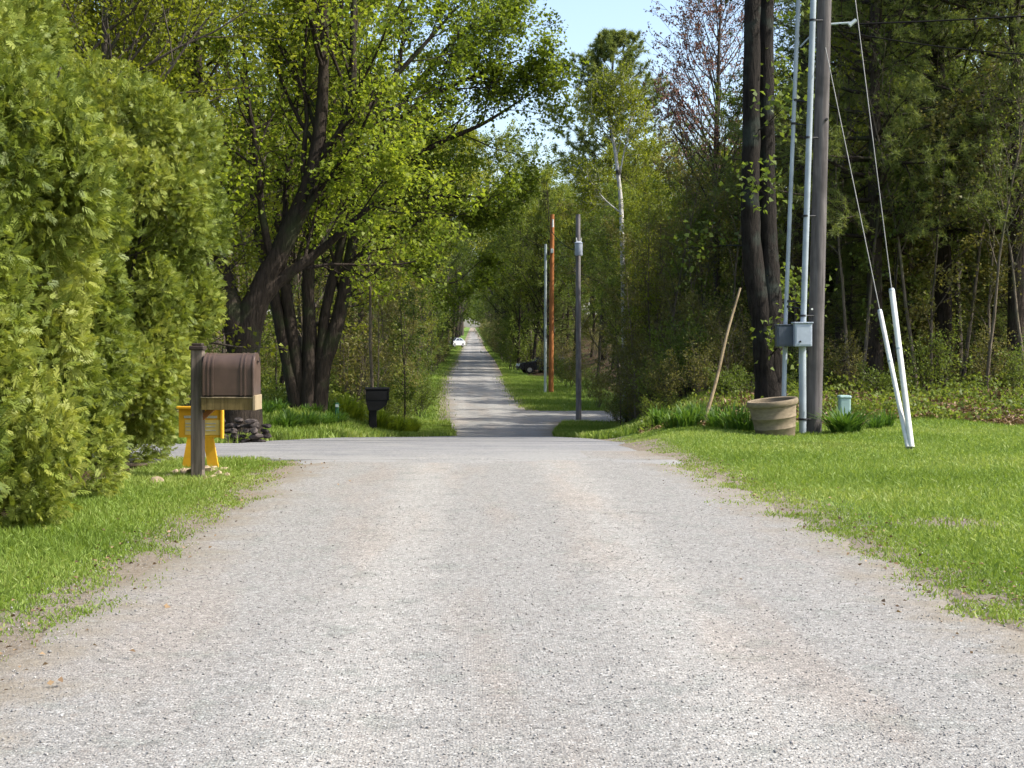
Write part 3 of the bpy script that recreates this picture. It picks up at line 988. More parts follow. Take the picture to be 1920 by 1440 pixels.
def build_woods():
    rng = np.random.default_rng(21)
    g = lambda s: np.random.default_rng(s)
    # ---- kinds
    decA = Kind(make_tree('leafy_tree', g(1), 13, .17, .28, 3.6, 18, 6, 3, 19, .12, M['greybark'], M['green']), 13, 3.6)
    decB = Kind(make_tree('leafy_tree', g(2), 15, .19, .35, 3.8, 18, 6, 3, 19, .12, M['bark'], M['yellow'], elev=.65), 15, 3.8)
    decC = Kind(make_tree('leafy_tree', g(3), 11, .12, .22, 2.8, 16, 6, 3, 16, .115, M['greybark'], M['olive'], elev=.7), 11, 2.8)
    decD = Kind(make_tree('leafy_tree', g(8), 14, .15, .12, 3.4, 22, 6, 3, 18, .12, M['bark'], M['green'], elev=.9), 14, 3.4)
    sapA = Kind(make_tree('sapling', g(4), 7, .040, .2, 1.3, 14, 4, 2, 9, .085, M['tanbark'], M['olive'], elev=.6, jitter=.08), 7, 1.3)
    sapB = Kind(make_tree('sapling', g(5), 6, .034, .15, 1.2, 14, 4, 2, 10, .09, M['greybark'], M['green'], elev=.7, jitter=.08), 6, 1.2)
    sapC = Kind(make_tree('sapling', g(6), 9, .05, .4, 1.2, 12, 4, 2, 6, .08, M['tanbark'], M['yellow'], elev=.5, jitter=.07), 9, 1.2)
    sapD = Kind(make_tree('sapling', g(14), 8, .045, .35, 1.3, 13, 4, 2, 3, .07, M['tanbark'], M['green'], elev=.55, jitter=.06), 8, 1.2)
    pineA = Kind(make_pine('pine_tree', g(7), 22, .27, .28, 3.6, .62, 5, 8, .20, .022, M['bark'], M['pine'], dead=16), 22, 3.6)
    hemA = Kind(make_pine('hemlock_tree', g(9), 13, .15, .06, 2.9, .42, 6, 8, .13, .030, M['bark'], M['pine'], droop=.25, sub=8, up=-.02, conic=.85), 13, 2.9)
    shA = Kind(make_shrub('shrub', g(10), 2.0, .9, 9, 6, 3, 8, .075, M['greybark'], M['green']), 2.0, 1.0)
    shB = Kind(make_shrub('shrub', g(11), 2.6, 1.1, 9, 6, 3, 7, .075, M['tanbark'], M['olive']), 2.6, 1.2)
    shC = Kind(make_shrub('shrub', g(12), 1.2, .8, 9, 5, 3, 8, .07, M['greybark'], M['green']), 1.2, .8)

    def clear(x, y, rad):
        """keep roads, the car, the poles and their views open"""
        px = CX + x * F / y
        pr = rad * F / y
        if float(road_depth(np.array(x), np.array(y))) > -0.9: return False
        if x > 0:
            if y < 45 and px - .5 * pr < 1205: return False
            if y < 84 and px - .6 * pr < 1098: return False
            if 84 <= y < 119 and px - .5 * pr < 1045: return False
            if y < 33 + .0 * x: return False
        else:
            if y < 38: return False
            if y < 240 and 838 < px + .2 * pr < 868 and y > 100 and x > -4: return False
            if px + .4 * pr > (838 if y < 120 else 850): return False
        return True

    TREE = {0: ('tall leafy tree standing in the thick of the woods', 'trees deep in the woods'),
            }
    # ---- wood beyond the black mailbox
    def scatter(kinds, n, yr, side, far, label, cat, group, smin, smax, pw=1.0, near=0.9, tries=40):
        done = 0
        for _ in range(n * tries):
            if done >= n: break
            y = yr[0] + (yr[1] - yr[0]) * rng.random() ** pw
            e = float(xl(y)) if side < 0 else float(xr(y))
            off = near + far * rng.random() ** 1.3
            x = e - off if side < 0 else e + off
            px = CX + x * F / y
            if px < -200 or px > 2260: continue
            k = kinds[rng.integers(len(kinds))]
            if px > 2010 and k.H > 4: continue
            s = rng.uniform(smin, smax)
            if not clear(x, y, k.rad * s): continue
            if k.H > 4 and not ok_height(x, y, k.H * s, k.rad * s):
                s *= .72
                if not ok_height(x, y, k.H * s, k.rad * s): continue
            if any((x - a) ** 2 + (y - b_) ** 2 < (c_ * k.rad * s * .5) ** 2 for a, b_, c_ in PLACED[-400:] if k.H > 4): continue
            lb = (label, cat, group)
            if k is hemA: lb = R5 if y < 110 else R6
            elif k is pineA: lb = R7
            elif k in (sapA, sapB, sapC, sapD) and cat == 'shrub': lb = L2 if side < 0 else R2
            k.place(x, y, s, rng.uniform(0, 2 * PI), *lb)
            if k.H > 4: PLACED.append((x, y, .8))
            done += 1
        return done

    L1 = ('slim leafy tree in the wood behind the black mailbox', 'tree', 'trees in the wood behind the black mailbox')
    L2 = ('thin sapling with sparse leaves behind the black mailbox', 'sapling', 'saplings behind the black mailbox')
    L3 = ('low leafy shrub under the trees behind the black mailbox', 'shrub', 'shrubs behind the black mailbox')
    L4 = ('distant leafy tree along the far uphill lane', 'tree', 'distant trees along the far lane')
    R1 = ('leafy tree in the dark wood behind the big utility pole', 'tree', 'trees in the dark wood behind the utility pole')
    R2 = ('pale thin sapling in the dark wood behind the utility pole', 'sapling', 'saplings in the dark wood')
    R3 = ('leafy shrub at the edge of the dark wood', 'shrub', 'shrubs at the edge of the dark wood')
    L5 = ('distant leafy shrub crowding the edge of the far lane', 'shrub', 'distant shrubs along the far lane')
    R6 = ('distant dark needled hemlock among the trees of the far lane', 'conifer', 'distant hemlocks by the far lane')
    R7 = ('tall dark pine in the wood beyond the orange pole', 'pine tree', 'pines beyond the orange pole')
    R5 = ('dark needled hemlock inside the wood behind the utility pole', 'conifer', 'hemlocks in the dark wood')
    # forest on the mailbox side
    scatter([decA, decB, decC, decB], 20, (44, 75), -1, 26, *L1, .75, 1.15, near=3.0)
    scatter([sapA, sapC, sapB, sapA], 62, (40, 85), -1, 11, *L2, .65, 1.2, near=1.3)
    scatter([shA, shB, shC], 40, (38, 75), -1, 14, *L3, .6, 1.1, near=1.2)
    scatter([decA, decB, decC, decD], 34, (75, 150), -1, 30, *L1, .8, 1.25, near=2.0)
    scatter([sapA, sapB, sapC], 26, (80, 160), -1, 8, *L2, .8, 1.3, near=1.2)
    scatter([shA, shB], 24, (75, 200), -1, 8, *L3, .8, 1.4, near=.8)
    # forest on the pole side
    scatter([hemA], 20, (40, 75), 1, 30, *R5, .7, 1.15, near=6.5)
    scatter([decA, decB, decD], 24, (37, 80), 1, 30, *R1, .65, 1.1, near=4.0)
    scatter([sapA, sapC, sapA, sapB], 82, (33.5, 60), 1, 22, *R2, .7, 1.25, near=2.5)
    scatter([shA, shB, shC, shB], 84, (33.5, 66), 1, 20, *R3, .55, 1.15, near=1.6)
    scatter([decA, decB, decD, pineA], 32, (85, 160), 1, 32, *R1, .8, 1.25, near=2.5)
    scatter([hemA, decA], 14, (120, 200), 1, 10, *R1, .9, 1.3, near=2.5)
    scatter([shA, shB], 22, (86, 200), 1, 8, *R3, .8, 1.4, near=1.5)
    # growth crowding the lane
    scatter([decD, decA, decB], 16, (112, 175), 1, 4.0, *R1, .95, 1.25, near=1.6)
    scatter([decD, decA], 6, (72, 90), 1, 3.0, *R1, .9, 1.1, near=6.0)
    scatter([shA, shB], 46, (112, 300), 1, 3.0, *L5, 1.0, 1.9, near=.95)
    scatter([shA, shB, sapB], 40, (46, 130), -1, 2.6, *L3, .7, 1.3, near=1.0)
    scatter([shA, shB], 30, (130, 330), -1, 3.0, *L5, 1.0, 1.8, near=1.0)
    for (px, dd, top, rz, K_) in ((1150, 100, 205, 1, decB), (1075, 112, 235, 2, decB), (1030, 128, 255, 3, decB), (1215, 92, 215, 4, decB), (1275, 96, 200, 5, decC), (1180, 84, 300, 1, decB), (1120, 92, 330, 2, decC),
                                  (990, 150, 215, 3, decD), (955, 172, 190, 4, decB), (925, 200, 200, 5, decA), (800, 118, 185, 1, decB), (770, 100, 180, 2, decD), (830, 150, 195, 3, decB), (715, 84, 130, 2, decB), (850, 180, 195, 4, decD), (868, 250, 240, 2, decB), (778, 74, 170, 1, decB), (735, 62, 130, 4, decB), (900, 270, 310, 2, decD), (880, 350, 400, 2, decA)):
        p = at(px, 700, dd)
        x = min(p[0], float(xl(dd)) - 1.4) if px < 886 else max(p[0], float(xr(dd)) + 1.4)
        h = at(0, top, dd)[2] - gzs(x, dd)
        K_.place(x, dd, h / (K_.H * 1.25), rz, 'tall spring green tree leaning toward the far lane', 'tree', 'tall spring green trees by the lane', sz=h / (K_.H * 1.22))
    for (px, dd, s, rz, K_) in ((812, 130, 1.05, 1, decD), (835, 170, 1.15, 2, decA), (846, 215, 1.25, 3, decD), (858, 265, 1.3, .4, decB), (862, 330, 1.4, 1.4, decD), (955, 175, 1.15, 2.2, decD), (938, 215, 1.25, .6, decA), (928, 260, 1.3, 1.2, decD), (918, 320, 1.4, 2, decB), (911, 390, 1.45, 2, decD), (868, 390, 1.4, 2, decA), (982, 150, 1.0, 5, decD), (1010, 135, 1.0, 4, decA)):
        p = at(px, 700, dd)
        K_.place(p[0], p[1], s, rz, *L4)
    # along the far lane
    scatter([decA, decB, decD, decC], 40, (150, 420), -1, 26, *L4, 1.0, 1.5, near=1.5)
    scatter([decA, decB, decD, hemA], 40, (160, 420), 1, 26, *L4, 1.0, 1.5, near=1.5)

    # ---- named trees
    o = Kind(make_pine('white_pine', g(31), 27, .34, .45, 5.6, .8, 6, 14, .42, .06, M['bark'], M['pine'], conic=.30, sub=7, up=.09), 27, 4)
    x, y, z = at(1132, 700, 112)
    o.place(x, y, (at(0, 52, 112)[2] - gzs(x, y)) / 27, .6, 'tall white pine standing clear against the sky', 'pine tree', None)
    # white birch
    rb = g(33)
    root = empty('birch_tree', (0, 0, 0))
    b0 = at(1172, 700, 74); b0[2] = gzs(b0[0], b0[1]) - .2
    tp, trr = resample([b0, at(1166, 430, 74), at(1158, 320, 74), at(1146, 240, 74), at(1132, 175, 74)], [.13, .12, .1, .07, .03], 16)
    br = [(*resample([at(1165, 400, 74), at(1130, 370, 74), at(1090, 315, 74)], [.05, .035, .015], 8), 5),
          (*resample([at(1160, 340, 74), at(1175, 260, 74), at(1190, 200, 74)], [.05, .035, .015], 8), 5),
          (*resample([at(1152, 270, 74), at(1120, 230, 74), at(1100, 190, 74)], [.04, .03, .012], 8), 5),
          (*resample([at(1148, 250, 74), at(1168, 200, 74), at(1160, 160, 74)], [.04, .03, .012], 8), 5)]
    l2 = []
    for q in br + [(tp[6:], trr[6:], 6)]:
        l2 += subdivide_limb(rb, q[0], q[1], 18, .25, lambda t: 1.7 - .8 * t, .8, None, .05, 4, .12, 3, .35)
    l3 = []
    for q in l2:
        l3 += subdivide_limb(rb, q[0], q[1], 4, .2, lambda t: .7, .8, None, -.03, 2, .15, 3, .6)
    polys = [(tp, trr, 8)] + br + l2 + l3
    link('trunk', tubes_mesh('trunk', [(p - b0, np.maximum(q, .006), s) for p, q, s in polys], rb), M['birch'], root)
    P, D = points_on(l3 + l2, 16, rb, .12)
    link('crown', leaves_mesh('crown', P - b0, D, .13, rb, .75, .4, clump_tint(1.0)), M['yellow'], root)
    root.location = b0
    tag(root, 'slim birch with a white trunk and pale green crown', 'birch tree')

    # budding tree, almost bare, against the sky
    rr = g(35)
    root = empty('budding_tree', (0, 0, 0))
    b0 = at(1345, 745, 47); b0[2] = gzs(b0[0], b0[1]) - .2
    tp, trr = resample([b0, at(1345, 560, 47), at(1340, 380, 47), at(1345, 200, 47), at(1350, 40, 47), at(1355, -60, 47)], [.14, .12, .1, .07, .04, .015], 18)
    l1 = subdivide_limb(rr, tp, trr, 54, .34, lambda t: 4.6 - 2.6 * t, .75, None, .07, 7, .09, 5, .42, bias=np.array([-.6, 0, .2]))
    l2, l3 = [], []
    for q in l1:
        Lp = np.linalg.norm(q[0][-1] - q[0][0])
        l2 += subdivide_limb(rr, q[0], q[1], 7, .2, lambda t: Lp * .42, .65, None, .06, 4, .12, 3, .55)
    for q in l2:
        l3 += subdivide_limb(rr, q[0], q[1], 4, .2, lambda t: .45, .65, None, .05, 2, .14, 3, .6)
    polys = [(tp, trr, 8)] + l1 + l2 + l3
    link('trunk', tubes_mesh('trunk', [(p - b0, np.maximum(q, .007), s) for p, q, s in polys], rr), M['greybark'], root)
    P, D = points_on(l3, 9, rr, .04, .3)
    link('crown', leaves_mesh('crown', P - b0, D, .075, rr, .8, .2, None), M['bud'], root)
    root.location = b0
    tag(root, 'nearly bare tree with reddish buds against the sky', 'tree')

    # twin-stemmed dark trunk behind the planter
    rt = g(37)
    root = empty('twin_trunk_tree', (0, 0, 0))
    d = 29.5
    b0 = at(1446, 770, d); b0[2] = gzs(b0[0], b0[1]) - .15
    A = resample([b0, at(1438, 690, d), at(1430, 600, d), at(1413, 500, d), at(1407, 380, d), at(1409, 200, d), at(1411, 0, d), at(1415, -250, d), at(1400, -500, d)], [.34, .26, .245, .215, .19, .175, .16, .12, .04], 44)
    B = resample([b0 + np.array([.05, .1, .1]), at(1450, 690, d), at(1448, 600, d), at(1443, 500, d + .1), at(1438, 380, d + .2), at(1437, 200, d + .2), at(1438, 0, d + .3), at(1450, -300, d + .4), at(1470, -500, d)], [.30, .24, .225, .20, .18, .165, .15, .1, .03], 44)
    l1 = []
    for q in (A, B):
        l1 += subdivide_limb(rt, q[0], q[1], 12, .88, lambda t: 3.0, .7, None, .05, 7, .1, 5, .42)
    l1 += subdivide_limb(rt, A[0], A[1], 11, .12, lambda t: 1.3, 1.1, None, .0, 5, .12, 4, .10)
    l2 = []
    for q in l1:
        Lp = np.linalg.norm(q[0][-1] - q[0][0])
        l2 += subdivide_limb(rt, q[0], q[1], 8, .25, lambda t: Lp * .4, .8, None, .03, 4, .13, 3, .55)
    link('trunk', tubes_mesh('trunk', [(p - b0, np.maximum(q, .005), s) for p, q, s in [(A[0], A[1], 14), (B[0], B[1], 14)] + l1 + l2], rt), M['lichenbark'], root)
    P, D = points_on(l2, 14, rt, .22)
    link('crown', leaves_mesh('crown', P - b0, D, .12, rt, .8, .5, clump_tint(1.0)), M['green'], root)
    root.location = b0
    tag(root, 'dark twin stemmed tree right behind the clay planter', 'tree')

    # pines over the lawn edge
    pt = make_pine('pine_tree', g(38), 24, .26, .80, 3.2, .6, 5, 8, .18, .02, M['bark'], M['pine'], dead=14)
    pp = at(1486, 700, 37.5)
    put(pt, pp[0], pp[1], 1.0, .4)
    tag(pt, 'tall straight pine just behind the twin stemmed tree', 'pine tree')
    pw = Kind(make_pine('pine_tree', g(39), 20, .24, .22, 4.6, .5, 6, 12, .19, .018, M['bark'], M['pine'], droop=.12, sub=10, conic=.5, dead=18), 20, 4)
    for (px, dd, s, rz, lab) in ((1640, 35, .92, 2.2, 'pine with drooping boughs above the white guy wire guards'),
                                 (1770, 37.5, 1.0, 4.0, 'pine rising from the bank beyond the guy wires'),
                                 (1905, 35.0, .95, 5.1, 'pine standing over the brown leaf litter on the bank')):
        p = at(px, 700, dd)
        pw.place(p[0], p[1], s, rz, lab, 'pine tree', None)
    for (px, dd, s, rz) in ((1260, 70, .62, 1.0), (1350, 66, .72, 2.0), (1560, 55, .9, 3), (1700, 60, 1, .5), (1830, 64, 1.0, 1.7), (1585, 42, .62, 1), (1690, 43, .7, 2), (1815, 42.5, .6, 4), (1600, 36, .34, .4), (1860, 36.5, .36, 2.2)):
        p = at(px, 700, dd)
        hemA.place(p[0], p[1], s, rz, *R5)
    for (px, dd, s, rz, K_) in ((1545, 46, .8, 1.0, decC), (1620, 48, .9, 2.2, decD), (1850, 50, .9, 3, decD), (1690, 41, .62, .4, decC), (1890, 36.5, .55, .4, decC), (1800, 39, .6, 2.4, decA), (1250, 50, .55, 1.4, decA), (1310, 54, .62, .2, decB), (1390, 45, .6, 2, decD), (1215, 60, .6, 2, decB), (1340, 44, .4, 2, decA)):
        p = at(px, 700, dd)
        K_.place(p[0], p[1], s, rz, *R1)

    for (px, dd, s, rz, K_) in ((1222, 33.5, .62, 0, shC), (1240, 36, .8, 1, shA), (1262, 34, .55, 2, shB), (1285, 35.5, .9, 3, shA), (1306, 33, .5, 4, shB), (1330, 34.5, .85, 5, shA), (1352, 32.5, .6, 6, shC), (1372, 34, .75, 1, shB), (1392, 32, .7, 2, shC), (1215, 39, .9, 2, shB), (1272, 38.5, 1.0, 4, shB), (1345, 37, 1.0, 1, shB), (1465, 33, .5, 1, shC), (1500, 34, .7, 3, shA), (1600, 33.5, .55, 2, shB), (1655, 32.5, .7, 4, shC), (1745, 33, .75, 1, shA), (1840, 33.5, .6, 5, shB), (1905, 32, .6, 2, shA)):
        p = at(px, 700, dd)
        K_.place(p[0], p[1], s, rz, *R3)
    for (px, dd, s, rz, K_) in ((1612, 34.5, 1.1, 2, sapD), (1722, 34, 1.15, 4, sapD), (1800, 35.5, 1.2, 1.4, sapD), (1848, 33.2, 1.0, .4, sapD), (1925, 33, 1.0, 3.6, sapD), (1240, 41, 1.0, 1, sapD), (1300, 43, 1.1, 2, sapD), (1365, 39, 1.0, .3, sapD)):
        p = at(px, 700, dd)
        K_.place(p[0], p[1], s, rz, *R2)
    for (px, dd, s, rz, K_) in ((1066, 90, 1.0, 1, shA), (1088, 84, 1.0, 2, shB), (1108, 78, .9, 3, shA), (1120, 70, .8, 4, shB), (1050, 98, 1.0, 5, shA)):
        p = at(px, 700, dd)
        K_.place(p[0], p[1], s, rz, 'leafy shrub growing behind the orange pole and the grey pole', 'shrub', 'shrubs behind the two far poles')
    for (px, dd, s, rz) in ((1030, 113, 1.0, 1.0), (1046, 112, 1.2, 2.0), (1062, 110, 1.1, .3)):
        p = at(px, 700, dd)
        shB.place(p[0], p[1], s, rz, 'bright leafy shrub hiding the back of the dark car', 'shrub', 'shrubs hiding the dark car')
    # distant woods closing the view
    rd = g(41)
    n = 90
    PP, DD = [], []
    polys = []
    for k in range(n):
        x, y = rd.uniform(-75, 75), rd.uniform(432, 500)
        h = rd.uniform(14, 21); z0 = gzs(x, y)
        polys.append((np.array([[x, y, z0 - .3], [x, y, z0 + h * .8]]), np.array([.25, .08]), 5))
        m_ = 420
        v = norm(rd.normal(0, 1, (m_, 3))) * rd.uniform(.5, 1, (m_, 1))
        PP.append(v * np.array([3.6, 3.6, h * .42]) + np.array([x, y, z0 + h * .56])); DD.append(norm(v))
    PP = np.concatenate(PP); DD = np.concatenate(DD)
    o = link('distant_woods', leaves_mesh('distant_woods', PP, DD, .75, rd, .8, .4, clump_tint(.25)), M['green'])
    tag(o, 'far off woods closing the end of the lane', 'woods', None, 'stuff')


def build_left_trees():
    """maples by the mailbox, hedge of arborvitae"""
    rng = np.random.default_rng(51)

    def hero(name, base, limbs, spec, leaf, per, label, barkm, leafm, jit, seed, sp2=1.5):
        r_ = np.random.default_rng(seed)
        root = empty(name, base)
        polys, l1, l2, l3 = [], [], [], []
        for (pts, rad, n1, t0, L, bias) in limbs:
            q = resample(pts, rad, 22)
            polys.append((q[0], q[1], 12 if rad[0] > .12 else 7))
            if n1:
                l1 += subdivide_limb(r_, q[0], q[1], n1, t0, lambda t: L * (1.1 - .5 * t), .72, None, .035, 7, .09, 5, .40, bias=np.array(bias) if bias else None)
        for q in l1:
            Lp = np.linalg.norm(q[0][-1] - q[0][0])
            l2 += subdivide_limb(r_, q[0], q[1], 7, .2, lambda t: Lp * (.5 - .2 * t), .7, None, .02, 4, .12, 3, .55)
        for q in l2:
            Lp = np.linalg.norm(q[0][-1] - q[0][0])
            l3 += subdivide_limb(r_, q[0], q[1], 4, .2, lambda t: Lp * .5 + .1, .75, None, .0, 2, .15, 3, .6)
        B = np.array(base)
        link('trunk', tubes_mesh('trunk', [(p - B, np.maximum(q, .0045), s) for p, q, s in polys + l1 + l2 + l3], r_), barkm, root)
        P, D = points_on(l3 + l2, per, r_, jit)
        link('crown', leaves_mesh('crown', P - B, D, leaf, r_, .9, .75, clump_tint(.9, .35)), leafm, root)
        tag(root, label, 'tree')
        return root

    d = 27.0
    A = lambda *p: [at(a, b, d + (c[0] if c else 0)) for a, b, *c in p]
    b0 = at(452, 800, d); b0[2] = gzs(b0[0], b0[1]) - .2
    limbs = [
        ([b0] + A((452, 720), (458, 640), (482, 560), (540, 440), (580, 340), (602, 220), (608, 60), (604, -120)), [.46, .36, .31, .25, .19, .15, .12, .09, .04], 16, .42, 3.4, None),
        (A((470, 590), (520, 530), (560, 500), (610, 462), (680, 400, -1), (740, 350, -1.5)), [.16, .12, .1, .08, .05, .02], 9, .3, 2.2, (.3, -.3, 0)),
        (A((595, 300), (640, 245), (660, 170), (662, 40), (668, -100)), [.10, .09, .08, .06, .03], 10, .2, 3.0, None),
        (A((450, 650), (430, 560), (400, 450, 1), (380, 300, 2), (370, 100, 2), (360, -80, 2)), [.26, .2, .15, .12, .08, .03], 14, .25, 3.0, None),
        (A((440, 640), (420, 560), (370, 480, -1), (330, 380, -1.5), (300, 260, -2)), [.14, .11, .08, .06, .02], 8, .3, 2.4, None),
        (A((560, 400), (620, 300, 1.0), (700, 190, 1.5), (790, 90, 2), (860, 10, 2)), [.10, .08, .065, .045, .02], 12, .2, 2.8, (.4, 0, .1)),
    ]
    hero('maple_tree', tuple(b0), limbs, None, .088, 13, 'leaning maple with a thick dark trunk behind the brown mailbox', M['bark'], M['maple'], .075, 52)

    d = 36.0
    b1 = at(578, 778, d); b1[2] = gzs(b1[0], b1[1]) - .15
    bb = lambda dx, dy=0: b1 + np.array([dx, dy, 0])
    limbs = [
        ([bb(-.22)] + A((540, 680), (524, 600), (508, 530), (480, 420), (470, 250), (455, 60), (450, -80)), [.2, .17, .16, .14, .11, .08, .05, .02], 10, .45, 3.0, None),
        ([bb(-.08, .1)] + A((556, 680), (544, 600), (534, 530), (520, 400), (530, 200), (525, 0)), [.2, .17, .155, .14, .1, .06, .02], 8, .45, 3.0, None),
        ([bb(.02, -.1)] + A((580, 680), (580, 600), (578, 530), (588, 400), (625, 220), (640, 20), (645, -120)), [.21, .19, .175, .16, .12, .09, .06, .02], 11, .45, 3.2, None),
        ([bb(.12, .12)] + A((600, 680), (608, 600), (622, 530), (645, 440), (690, 300), (740, 150), (770, -20)), [.17, .15, .135, .12, .1, .07, .05, .02], 11, .4, 3.2, (.3, 0, 0)),
        ([bb(.26)] + A((606, 690), (628, 620), (645, 550), (662, 450), (690, 330), (745, 210), (815, 115), (885, 45)), [.22, .2, .185, .165, .13, .10, .07, .045, .02], 15, .35, 3.3, (.4, 0, .1)),
        (A((672, 400), (720, 385), (790, 370), (870, 368), (940, 375)), [.09, .075, .06, .04, .015], 9, .15, 1.9, (.2, -.2, 0)),
        (A((690, 330), (760, 300), (830, 265), (900, 235), (950, 205), (990, 178)), [.10, .085, .068, .05, .035, .012], 12, .15, 2.0, None),
        (A((730, 240), (800, 190), (860, 155), (920, 132), (975, 112)), [.09, .075, .055, .04, .012], 12, .15, 2.0, None),
        (A((800, 140), (850, 75), (895, 40), (925, 14)), [.05, .04, .03, .012], 10, .15, 2.0, None),
        (A((655, 500), (690, 520), (730, 490), (790, 520), (850, 530), (900, 490)), [.04, .035, .03, .025, .018, .01], 5, .3, 1.2, None),
        (A((660, 440), (720, 430), (800, 410), (880, 400)), [.05, .04, .03, .012], 8, .2, 1.6, None),
    ]
    hero('maple_clump', tuple(b1), limbs, None, .088, 10, 'clump of dark maple stems fanning out from one base near the green post', M['bark'], M['maple'], .08, 53)

    # yellow-green trees above the arborvitae
    yA = Kind(make_tree('leafy_tree', np.random.default_rng(61), 12, .16, .14, 3.6, 24, 7, 3, 22, .092, M['greybark'], M['yellow'], elev=.75), 12, 3.6)
    for (px, dd, s, rz, lab) in ((60, 24, .95, .3, 'yellow green tree rising over the middle of the arborvitae row'), (235, 26, .95, 2.0, 'yellow green tree rising between the arborvitae and the maple'),
                                 (375, 32, 1.05, 4.1, 'yellow green tree behind the crown of the leaning maple'), (-40, 27, .9, 1.1, 'yellow green tree past the outer end of the arborvitae row'), (310, 41, 1.2, 2.6, 'tall yellow green tree far behind the leaning maple'), (160, 28, .72, 3.3, 'short yellow green tree tucked behind the row of arborvitae'), (130, 34, 1.2, 5.0, 'tall yellow green tree farther behind the arborvitae'),
                                 (560, 46, 1.15, 1.0, 'tall yellow green tree behind the maple clump')):
        p = at(px, 700, dd)
        yA.place(p[0], p[1], s, rz, lab, 'tree', None)

    # arborvitae
    tA = Kind(make_thuja('arborvitae', np.random.default_rng(71), 4.6, 1.28, 92, 620), 4.6, 1.4)
    tB = Kind(make_thuja('arborvitae', np.random.default_rng(72), 4.2, 1.26, 88, 620), 4.2, 1.4)
    tC = Kind(make_thuja('arborvitae', np.random.default_rng(73), 5.1, 1.62, 120, 540, .42, .95), 5.1, 1.6)
    tA.place(-5.0, 10.4, 1.0, .3, 'feathery arborvitae at the end of the row farthest from the mailbox', 'arborvitae', None)
    tB.place(-4.85, 12.4, 1.04, 1.2, 'broad arborvitae second from the end of the row farthest from the mailbox', 'arborvitae', None, sz=1.16)
    tA.place(-4.92, 14.5, .98, 2.9, 'arborvitae standing next to the yellow sign and brown mailbox', 'arborvitae', None, sz=.97)
    tC.place(-4.95, 18.6, 1.0, 4.4, 'arborvitae behind the brown mailbox post, nearest the paved road', 'arborvitae', None)
    tA.place(-6.1, 16.6, 1.15, 5.4, 'arborvitae set back behind the others, its top rising over them', 'arborvitae', None, sz=1.36)



